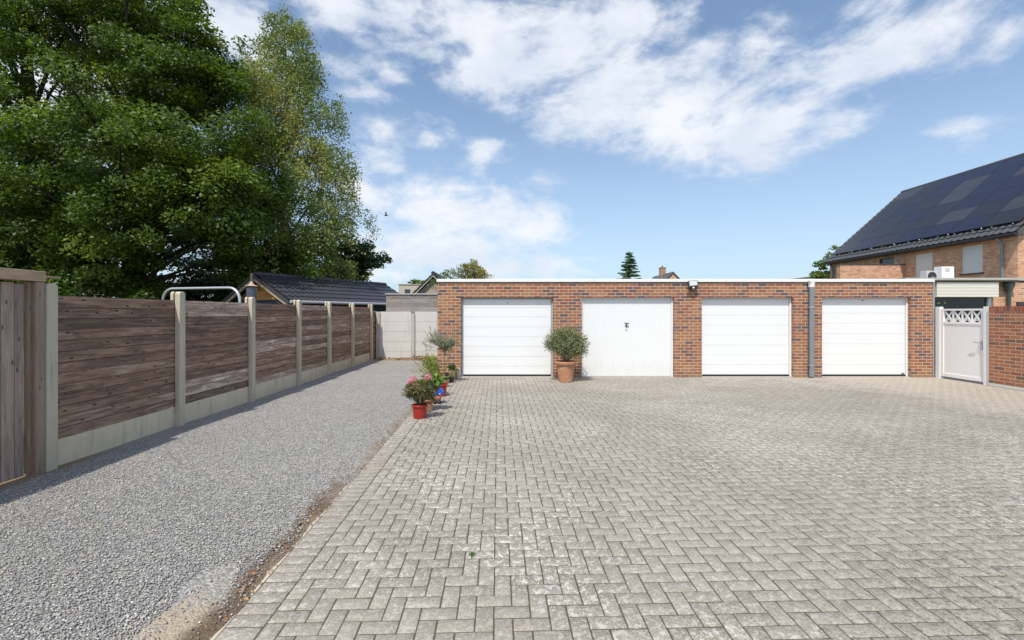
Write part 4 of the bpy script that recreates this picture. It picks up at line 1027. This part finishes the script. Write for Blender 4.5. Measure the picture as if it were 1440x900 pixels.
for i in range(13): mb.tube([(ax,gy0-.05+i*.31,az_+.05),(ax,gy0-.05+i*.31+.33,az_+.06)],[.11,.10],8)
mb.build('ridge_tiles', TR, gs, smooth=40)
dh = thing('gabled_house', 'distant brick house with grey gable roof and chimney above the garages', 'house', (21.2, 62, 0))
ax, az_, hw2, dzz, gy0, gy1 = 21.2, 7.1, 3.6, 3.65, 60, 68
mb = MB(); mb.prism([(ax-hw2+.2,-.09),(ax+hw2-.2,-.09),(ax+hw2-.2,az_-dzz+.1),(ax,az_-.12),(ax-hw2+.2,az_-dzz+.1)],'y',gy0,gy1); mb.build('wall', BRH, dh)
for sg in (1,-1):
    mb = MB(); mb.prism([(ax,az_+.02),(ax+sg*hw2,az_-dzz+.02),(ax+sg*hw2,az_-dzz-.13),(ax,az_-.13)],'y',gy0-.15,gy1+.1); o = mb.build('roof_slope', TRG, dh)
    if sg == -1:
        mb = MB(); v_ = Vector((-hw2,0,-dzz)).normalized(); n_ = Vector((-dzz,0,hw2)).normalized(); q = [Vector((ax,0,az_))+v_*1.0+n_*.05, Vector((ax,0,az_))+v_*2.0+n_*.05]
        mb.add([(q[0].x,61.2,q[0].z),(q[0].x,62.6,q[0].z),(q[1].x,62.6,q[1].z),(q[1].x,61.2,q[1].z)],[(0,1,2,3)]); mb.build('skylight', GWIN, o)
mb = MB(); mb.box(20.75,21.5,63.6,64.2,6.3,7.95); mb.box(20.70,21.55,63.55,64.25,7.952,8.05); ch = mb.build('chimney', CHIM, dh)
mb = MB(); mb.lathe([(.12,8.052),(.10,8.3)],(21.1,63.9,0),8); mb.build('chimney_pot', TRG, ch)
lr = thing('low_roofed_building', 'low building with a shallow brown roof behind the garages', 'building', (22, 37, 0))
mb = MB(); mb.box(18.4,26.5,35.4,40,-.09,4.05); mb.build('wall', BRH, lr)
mb = MB(); mb.prism([(18.1,4.16),(21.9,4.33),(23.9,4.60),(27,4.60),(27,4.07),(18.1,4.07)],'y',35,40.3); mb.build('roof', BRR, lr)

# ------------------------------------------------------------------ trees
tree('oak_tree', 'tall leafy oak filling the upper left, left of the birch', 'tree', (-13.4,16,-.09), (-13.6,16.3,11.5), .34,
     [(-14.6,16.5,9.2,5.0,4.4,4.6,150),(-13.2,15.8,12.4,2.6,2.6,2.2,55),(-11.5,15.6,9.9,1.9,2.2,2.0,45),(-13.5,14.6,6.6,3.6,2.8,2.1,75),(-10.6,15.2,7.6,2.2,2.0,1.7,55),
      (-9.7,15.0,5.1,2.1,1.9,1.25,60),(-12.0,14.6,4.5,2.2,1.8,1.0,36),(-10.9,16.5,10.6,1.0,1.2,1.2,16),(-13.6,15.6,3.2,2.2,1.6,.9,34),(-9.0,16.4,3.6,1.4,1.4,.8,22),(-8.9,16.0,5.9,1.0,1.1,1.0,16)], 330, 0.66, 0.112, LO, nl=70, flat=.6)
tree('oak_tree', 'broad dark oak at the far left edge behind the timber gate', 'tree', (-18.4,17,-.09), (-18.0,17,11.5), .36,
     [(-18.6,17,10,4.2,4.0,4.6,130),(-17.2,15.6,5.6,3.2,2.8,2.3,75),(-16.2,16,12.6,2.4,2.4,1.8,45),(-15.6,15.2,3.9,1.8,1.7,1.0,30),(-17.5,15.5,2.9,2.2,1.6,.9,30)], 330, 0.66, 0.112, LO, nl=55, flat=.6)
tree('oak_tree', 'small dark oak with an open bough reaching right above the shed', 'tree', (-8.0,22,-.09), (-8.0,22,5.2), .19,
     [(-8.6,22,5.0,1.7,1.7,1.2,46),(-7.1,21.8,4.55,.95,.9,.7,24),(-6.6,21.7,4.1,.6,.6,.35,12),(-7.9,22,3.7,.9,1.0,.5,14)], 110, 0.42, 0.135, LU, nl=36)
# understory trees and shrubs behind the fence, shade put into their leaf colour
for i, (x, y, h, r, lab) in enumerate([(-21.5,21,5.6,2.6,'dark bushy understory tree at far left below the broad oak'),(-17.3,22,5.4,2.5,'dark understory tree behind the timber gate post'),
        (-13.2,22.5,5.2,2.4,'dark understory tree behind the oak trunk and bent steel tube'),(-11.4,20.2,4.6,1.9,'dark understory tree left of the shed gable'),
        (-9.9,24.5,4.6,1.9,'dark understory tree behind the shed roof'),
        (-15.2,23.5,5.0,2.4,'dark understory tree in the gap between the two big oaks'),(-12.2,25.5,4.6,2.2,'dark understory tree showing through below the birch')]):
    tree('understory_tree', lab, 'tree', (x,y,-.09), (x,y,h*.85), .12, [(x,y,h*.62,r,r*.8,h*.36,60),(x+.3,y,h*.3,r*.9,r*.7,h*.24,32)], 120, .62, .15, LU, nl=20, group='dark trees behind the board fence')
for i, (x, y, r, h, lab) in enumerate([(-8.6,10.2,1.0,1.9,'dark leafy bush behind the fence left of the bent steel tube'),(-10.6,13.2,1.3,2.2,'dark leafy bush behind the second fence post'),(-13.0,12.4,1.5,2.3,'dark leafy bush behind the first fence panel')]):
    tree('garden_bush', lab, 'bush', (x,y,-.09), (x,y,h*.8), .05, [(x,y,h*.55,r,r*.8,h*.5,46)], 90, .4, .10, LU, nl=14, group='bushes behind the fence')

def strands(spots, per, leaf, spread=0.05):
    """hanging twigs: spots = (x,y,z,length); returns leaf arrays"""
    P = []; A = []
    for x, y, z, L, ox, oy in spots:
        k = max(4, int(per*L)); f = rng.random(k)
        P.append(np.column_stack([x+ox*(f**.6)+rng.normal(size=k)*spread*(1+f), y+oy*(f**.6)+rng.normal(size=k)*spread*(1+f), z+0.12*np.sin(f*2.2)-L*f**1.3]))
    return np.concatenate(P)
# birch
bt = thing('birch_tree', 'tall slender silver birch with hanging twigs right of the oak', 'tree', (-9.15,18.5,-.09))
prof = [(13.9,.10),(13.2,.65),(12.4,1.10),(11.4,1.50),(10.2,1.85),(8.8,2.15),(7.4,2.75),(5.8,2.85),(4.4,2.7),(3.4,2.0)]
def prad(z):
    for (z1, r1_), (z0, r0_) in zip(prof, prof[1:]):
        if z >= z0: return r0_+(r1_-r0_)*(z-z0)/(z1-z0)
    return prof[-1][1]
spots = []; tips = []
boughs = []
for q in range(58):
    z = 3.6+10.0*(q+.5)/58+random.uniform(-.2,.2); a = q*2.4+random.uniform(-.4,.4); boughs.append((z, a, prad(z)*random.uniform(.72,1.18)))
for z0, a0, r0_ in boughs:
    tips.append((-9.0-.25*max(0,(z0-9)/5)+r0_*.8*math.cos(a0), 18.5+r0_*.75*math.sin(a0), z0+.1))
    for q in range(int(10+9*r0_)):
        f = random.random()**.6; a = a0+random.gauss(0,.34); r = r0_*f; z = z0+.35*f-.25*f*f+random.gauss(0,.16)
        gx = -9.0-.25*max(0,(z-9)/5)+r*math.cos(a); gy = 18.5+r*math.sin(a)*.95
        L = random.uniform(.5,1.45)*min(1,.35+r0_*.45); spots.append((gx, gy, z+.1, L, .22*math.cos(a), .22*math.sin(a)))
tips = tips[::2]
P = strands(spots, 62, .06, .085); n = len(P)
V_, F_ = leaf_quads(P, rng.normal(size=(n,3))+np.array([0,-.3,.35]), .085*(.6+.7*rng.random(n)), .68)
tone = np.clip(.5+.25*np.sin(P[:,0]*1.7+P[:,2]*1.1)+.25*rng.normal(size=n), 0, 1)
np_mesh('crown', V_, F_, np.repeat(tone,4), LB, bt)
mb = MB(); limbs(mb, (-9.35,18.5,-.09), (-9.25,18.5,13.6), .13, tips, 5); mb.build('trunk', BKB, bt, smooth=60)
# willow-like tree behind the garage
wt = thing('willow_tree', 'yellow green airy tree top above the garage roof at left', 'tree', (-2.0,24,-.09))
spots = []; tips = []
for q in range(150):
    dense = random.random() < .55
    x = random.gauss(-1.95,.40) if dense else random.uniform(-4.3,-0.9)
    top = 4.45-abs(x+2.0)*.38 if x < -2 else 4.45-abs(x+2.0)*.85
    z = top-abs(random.gauss(0,.45)); spots.append((x, 24+random.gauss(0,.6), z, random.uniform(.25,.7), random.uniform(-.15,.15), 0))
    if q % 2 == 0: tips.append((x, 24+random.gauss(0,.3), z-.05))
P = strands(spots, 55, .06, .06); n = len(P); ax_ = np.tile(np.array([[0.2,0,-1.0]]),(n,1))
V_, F_ = leaf_quads(P, rng.normal(size=(n,3))+np.array([0,-.4,.2]), .11*(.6+.7*rng.random(n)), .34, .2, ax_)
np_mesh('crown', V_, F_, np.repeat(np.clip(.35+.3*(P[:,0]+2.6)+.2*rng.normal(size=n),0,1),4), LW, wt)
mb = MB(); limbs(mb, (-2.0,24,-.09), (-2.0,24,3.9), .10, tips, 5); mb.build('trunk', BKT, wt, smooth=60)
# spruce
spx, spy = (885-720)/640*40, 40
st = thing('spruce_tree', 'small dark green spruce above the garage roof line', 'tree', (spx,spy,-.09))
P = []; A = []; mb = MB(); mb.tube([(spx,spy,-.09),(spx,spy,4),(spx,spy,7.15)],[.14,.08,.012],8)
for z in np.arange(1.2, 7.0, .26):
    r = .12+1.30*((7.15-z)/4.2)**.85
    for q in range(9):
        a = random.uniform(0,6.283); rr = r*random.uniform(.7,1.3); zz = z+random.uniform(-.12,.12); tip = (spx+rr*math.cos(a), spy+rr*math.sin(a), zz-.12*rr+.18*rr*rr)
        mb.tube([(spx,spy,zz),tip],[.02,.005],4)
        k = int(150*rr+24); f = rng.random(k)**.8
        P.append(np.column_stack([spx+(tip[0]-spx)*f+rng.normal(size=k)*.05, spy+(tip[1]-spy)*f+rng.normal(size=k)*.05, zz+(tip[2]-zz)*f-.07*rng.random(k)]))
P = np.concatenate(P); n = len(P); V_, F_ = leaf_quads(P, rng.normal(size=(n,3))+np.array([0,0,.4]), .14, .35); np_mesh('crown', V_, F_, np.repeat(rng.random(n),4), LC, st); mb.build('trunk', BK, st)
tree('leafy_tree', 'bright green tree rising behind the left corner of the brick house', 'tree', (22.9,32.6,-.09), (22.9,32.6,5.2), .16, [(23.1,32.6,4.7,1.45,1.3,1.5,46),(22.3,32.4,3.9,.8,.8,.9,14)], 110, .42, .17, LG, nl=16)
tree('leafy_tree', 'light green round tree peeping over the shed ridge', 'tree', (-10.8,30,-.09), (-10.8,30,4), .14, [(-10.8,30,4.0,1.7,1.3,1.0,46)], 100, .4, .17, LG, nl=14)
tree('leafy_tree', 'dark round tree behind the beige flat roofed house', 'tree', (-11.0,52,-.09), (-11,52,4.6), .16, [(-11.3,52,4.4,1.4,1.3,1.0,30),(-9.6,52,4.7,1.6,1.2,.75,26)], 90, .42, .22, LO, nl=14)

# ------------------------------------------------------------------ potted plants
def pot_prof(rt, rb, h, rim=.02, lip=.05):
    return [(rb*.9,0.0),(rb,.004),(rt-.012,h-lip),(rt-.012+rim*.2,h-lip+.002),(rt+rim*.5,h-lip+.006),(rt+rim*.5,h-.006),(rt,h),(rt-.018,h),(rt-.022,h-.03),(0.0,h-.03)]
def make_pot(t, x, y, rt, rb, h, m_, rim=.02, lip=.05):
    mb = MB(); mb.lathe(pot_prof(rt, rb, h, rim, lip), (x,y,.004), 28, cap=False); mb.build('pot', m_, t, smooth=35)
    mb = MB(); mb.lathe([(rt-.024,h-.028),(rt*.5,h-.02),(0.001,h-.017)], (x,y,.004), 18, cap=False); mb.build('soil', SOIL, t, smooth=60)
def twigs(mb, base, tips, r=.006):
    b = Vector(base)
    for t_ in tips:
        t_ = Vector(t_); mid = b.lerp(t_, .5)+Vector((random.uniform(-.02,.02), random.uniform(-.02,.02), .03)); mb.tube([b, mid, t_], [r, r*.7, r*.3], 5)
def bush_part(t, lobes, per, cr, leaf, lm, aspect=.5, up=.4, base=None, nl=18, name='foliage', flat=.8, shell=.3):
    CC, P, N, s, rv = crown(lobes, per, cr, leaf, up, flat, shell); V_, F_ = leaf_quads(P, N, s, aspect)
    np_mesh(name, V_, F_, np.repeat(rv,4), lm, t)
    if base:
        mb = MB(); pick = rng.permutation(len(CC))[:nl]; twigs(mb, base, [tuple(CC[i]) for i in pick]); mb.build('stem', BKT, t)

# front: bronze-leaved shrub in a red pot
x, y = -1.475, 7.28
t = thing('potted_shrub', 'bronze green shrub in a red plastic pot, nearest on the paving edge', 'potted plant', (x,y,.003))
make_pot(t, x, y, .125, .10, .215, RP, .012, .03)
bush_part(t, [(x-.01,y,.42,.23,.20,.19,52),(x-.14,y,.42,.12,.12,.11,14),(x+.15,y+.05,.40,.11,.12,.14,14)], 26, .075, .042, LP, .42, .4, (x,y,.19), 26)
# hydrangea
x, y = -1.45, 7.80
t = thing('potted_hydrangea', 'pink flowering hydrangea in a terracotta pot behind the bronze shrub', 'potted plant', (x,y,.003))
make_pot(t, x, y, .11, .085, .20, TC, .012, .03)
bush_part(t, [(x-.02,y,.43,.21,.18,.17,38),(x+.13,y+.02,.50,.10,.12,.09,12)], 14, .08, .085, LH, .68, .5, (x,y,.19), 14)
for fx, fy, fz, fr in ((x-.22,y-.10,.545,.075),(x-.27,y-.08,.50,.05),(x+.03,y-.13,.585,.078),(x-.17,y-.14,.47,.04),(x-.11,y-.17,.42,.035),(x-.02,y+.1,.58,.05)):
    k = 110; d = unit(rng.normal(size=(k,3))); C = np.array([fx,fy,fz])+d*fr*np.array([1,1,.75]); V_, F_ = leaf_quads(C, d+rng.normal(size=(k,3))*.3, .026, .85, .1)
    np_mesh('flower_head', V_, F_, np.repeat(rng.random(k),4), PK, t)
# gnome figure
x, y = -1.385, 8.46
t = thing('garden_figure', 'small garden figure in a blue coat standing beside the hydrangea', 'figurine', (x,y,.003))
mb = MB(); mb.lathe([(.0,.135),(.075,.14),(.088,.18),(.08,.235),(.06,.275),(.035,.29),(0,.292)], (x,y,.003), 18, cap=False)
for s_ in (1,-1): mb.tube([(x+s_*.062,y,.265),(x+s_*.105,y-.03,.205),(x+s_*.06,y-.085,.185)], [.03,.029,.024], 10)
mb.build('coat', BLUE, t, smooth=60)
mb = MB(); mb.lathe([(0,.055),(.06,.06),(.082,.10),(.075,.15),(0,.155)], (x,y,.003), 18, cap=False); mb.build('trousers', SALM, t, smooth=60)
mb = MB()
for s_ in (1,-1): mb.ball((x+s_*.042,y-.03,.034), (.04,.065,.032))
mb.each('boot', BPOT, t, smooth=60)
mb = MB(); mb.ball((x,y-.005,.325), (.042,.042,.048)); mb.build('head', SKIN, t, smooth=60)
mb = MB()
for s_ in (1,-1): mb.ball((x+s_*.058,y-.088,.185), .019)
mb.each('hand', SKIN, t, smooth=60)
mb = MB(); mb.lathe([(.001,.245),(.028,.265),(.036,.30),(.028,.315)], (x,y-.03,0), 12, cap=False); mb.build('beard', WHT, t, smooth=60)
mb = MB(); mb.lathe([(.047,.345),(.05,.355),(.036,.39),(.014,.43),(.001,.44)], (x,y,0), 14, cap=False); mb.build('cap', BLUE, t, smooth=60)
# broom-like plant in a red pot
x, y = -1.44, 9.2
t = thing('potted_broom', 'upright yellow green feathery plant in a red pot behind the hydrangea', 'potted plant', (x,y,.003))
make_pot(t, x, y, .135, .105, .24, RP, .012, .03)
P = []; tips = []
for q in range(95):
    a = random.uniform(0,6.283); r_ = random.uniform(.03,.30); r_ *= 1.25; tx, ty, tz = x-.24+r_*math.cos(a)*1.05, y+r_*math.sin(a)*.8, .80-.6*(r_-.12)+random.uniform(-.12,.06)
    if tz < .35: tz = .38
    tips.append((tx,ty,tz)); k = 34; f = .3+.7*rng.random(k)
    P.append(np.column_stack([x+(tx-x)*f**1.2+rng.normal(size=k)*.012, y+(ty-y)*f**1.2+rng.normal(size=k)*.012, .22+(tz-.22)*f+rng.normal(size=k)*.012]))
P = np.concatenate(P); n = len(P); axv = np.tile(np.array([[0,0,1.0]]),(n,1))
V_, F_ = leaf_quads(P, rng.normal(size=(n,3))*np.array([1,1,.4]), .042, .22, .2, axv); np_mesh('foliage', V_, F_, np.repeat(rng.random(n),4), LY, t)
mb = MB(); twigs(mb, (x,y,.2), tips[:40], .004); mb.build('stem', BKT, t)
# grey-leaved standard tree in a black pot
x, y = -1.63, 10.9
t = thing('potted_standard_tree', 'grey leaved small tree on a thin stem beside the left garage pier', 'potted plant', (x,y,.003))
make_pot(t, x, y, .13, .10, .22, BPOT, .012, .03)
P = []; tips = []
for q in range(130):
    c_ = random.choice([(-.26,.02,1.10,.17),(.12,0,1.05,.19),(.16,.03,.92,.14),(-.05,0,1.0,.22)])
    tx, ty, tz = x+c_[0]+random.gauss(0,c_[3]*.65), y+c_[1]+random.gauss(0,.11), c_[2]+random.gauss(0,.10)
    tips.append((tx,ty,tz)); k = 20; s0 = (x+.02+.4*(tx-x), y, .86); f = .45+.55*rng.random(k)
    P.append(np.column_stack([s0[0]+(tx-s0[0])*f+rng.normal(size=k)*.018, s0[1]+(ty-s0[1])*f+rng.normal(size=k)*.018, s0[2]+(tz-s0[2])*f+rng.normal(size=k)*.02]))
P = np.concatenate(P); n = len(P); axv = unit(P-np.array([x,y,.7]))+np.array([0,0,.3])
V_, F_ = leaf_quads(P, rng.normal(size=(n,3)), .055, .2, .2, axv); np_mesh('foliage', V_, F_, np.repeat(rng.random(n),4), LGY, t)
mb = MB(); mb.tube([(x,y,.19),(x+.015,y,.5),(x+.0,y,.72),(x+.03,y,.88)], [.013,.011,.011,.008], 7); twigs(mb, (x+.01,y,.74), tips[::3], .005); mb.build('stem', BKT, t)
# small pots at the pier
x, y = -1.40, 11.62
t = thing('zinc_bucket', 'small zinc bucket with pale pink flowers against the left garage pier', 'potted plant', (x,y,.003))
make_pot(t, x, y, .078, .06, .20, ZN, .008, .02)
bush_part(t, [(x,y,.245,.07,.06,.045,12)], 14, .03, .028, PL, .8, .6, (x,y,.17), 6, 'flowers')
x, y = -1.50, 11.45
t = thing('yellow_pot', 'yellow glazed pot with a small green plant beside the zinc bucket', 'potted plant', (x,y,.003))
make_pot(t, x, y, .085, .06, .22, YPOT, .01, .03)
bush_part(t, [(x,y,.33,.09,.08,.09,14),(x,y,.25,.08,.08,.03,8)], 14, .035, .05, LH, .5, .6, (x,y,.2), 8)
x, y = -1.60, 11.0
x, y = -1.52, 10.35
t = thing('flower_pot', 'low pot of bright pink flowers at the foot of the grey leaved tree', 'potted plant', (x,y,.003))
make_pot(t, x, y, .08, .06, .15, TC, .01, .03)
bush_part(t, [(x,y,.20,.08,.07,.05,10)], 12, .035, .045, LH, .6, .6, (x,y,.13), 6)
bush_part(t, [(x-.02,y-.03,.255,.05,.05,.025,9)], 14, .025, .026, PK, .8, .6, None, 0, 'flowers')
x, y = -1.46, 11.0
t = thing('dry_grass_pot', 'small pot of dry straw coloured grass between pink flowers and yellow pot', 'potted plant', (x,y,.003))
make_pot(t, x, y, .07, .055, .13, BPOT, .008, .02)
k = 420; f = rng.random(k); a = rng.random(k)*6.283; r_ = .10*f**1.4*rng.random(k)
P = np.column_stack([x+r_*np.cos(a), y+r_*np.sin(a), .12+.17*f]); V_, F_ = leaf_quads(P, rng.normal(size=(k,3))*np.array([1,1,.3]), .05, .14, .1, np.tile(np.array([[0,0,1.]]),(k,1))); np_mesh('foliage', V_, F_, np.repeat(rng.random(k),4), ST, t)
# olive in a big terracotta pot
x, y = 1.31, 11.1
t = thing('potted_olive', 'round olive bush in a large terracotta pot between the first two garage doors', 'potted plant', (x,y,.003))
mb = MB(); mb.lathe([(.15,0),(.165,.004),(.215,.36),(.222,.365),(.222,.385),(.215,.39),(.225,.43),(.262,.435),(.268,.45),(.268,.49),(.255,.50),(.225,.50),(.22,.46),(.0,.46)], (x,y,.004), 32, cap=False); mb.build('pot', TC, t, smooth=35)
mb = MB(); mb.lathe([(.222,.463),(.1,.475),(.001,.48)], (x,y,.004), 20, cap=False); mb.build('soil', SOIL, t, smooth=60)
bush_part(t, [(x+.10,y,.96,.41,.38,.34,115),(x-.17,y,.98,.26,.26,.26,42),(x+.27,y,.86,.25,.25,.26,36),(x+.0,y,1.17,.25,.25,.17,26),(x-.36,y-.02,1.0,.14,.12,.24,12)], 40, .13, .048, LV, .3, .25, (x,y,.47), 60, flat=.9, shell=.25)

P = []; tips = []
for q in range(34):
    a = random.uniform(-.5, 3.6); r_ = random.uniform(.46,.62); tx, tz = x+.02+r_*math.cos(a), .95+.74*r_*math.sin(a); ty = y+random.gauss(0,.14); tips.append((tx,ty,tz))
    k = 26; f = .55+.45*rng.random(k); P.append(np.column_stack([x+(tx-x)*f+rng.normal(size=k)*.014, y+(ty-y)*f+rng.normal(size=k)*.014, .85+(tz-.85)*f+rng.normal(size=k)*.014]))
P = np.concatenate(P); n = len(P); V_, F_ = leaf_quads(P, rng.normal(size=(n,3))+np.array([0,-.2,.3]), .05, .26); np_mesh('outer_foliage', V_, F_, np.repeat(rng.random(n),4), LV, t)
mb = MB(); twigs(mb, (x,y,.6), tips, .005); mb.build('shoots', BKT, t)

# ------------------------------------------------------------------ bird in flight
bx, by, bz = (543-720)/640*22, 22, 1.68+137/640*22
t = thing('bird', 'dark bird in flight against the white cloud right of the birch', 'bird', (bx,by,bz))
mb = MB(); mb.tube([(bx+.10,by,bz-.01),(bx+.085,by,bz+.0),(bx+.04,by,bz),(bx-.02,by,bz-.004),(bx-.075,by,bz-.004),(bx-.11,by,bz-.002)], [.004,.018,.028,.03,.016,.008], 10)
for s_ in (1,-1):
    mb.add([(bx+.03,by+s_*.012,bz+.015),(bx-.035,by+s_*.012,bz+.015),(bx-.03,by+s_*.06,bz+.11),(bx-.015,by+s_*.085,bz+.19),(bx+.015,by+s_*.06,bz+.11),(bx,by+s_*.03,bz+.03)],[(0,5,4),(5,1,2),(4,5,2),(4,2,3)])
mb.build('body', BIRD, t, recalc=False)
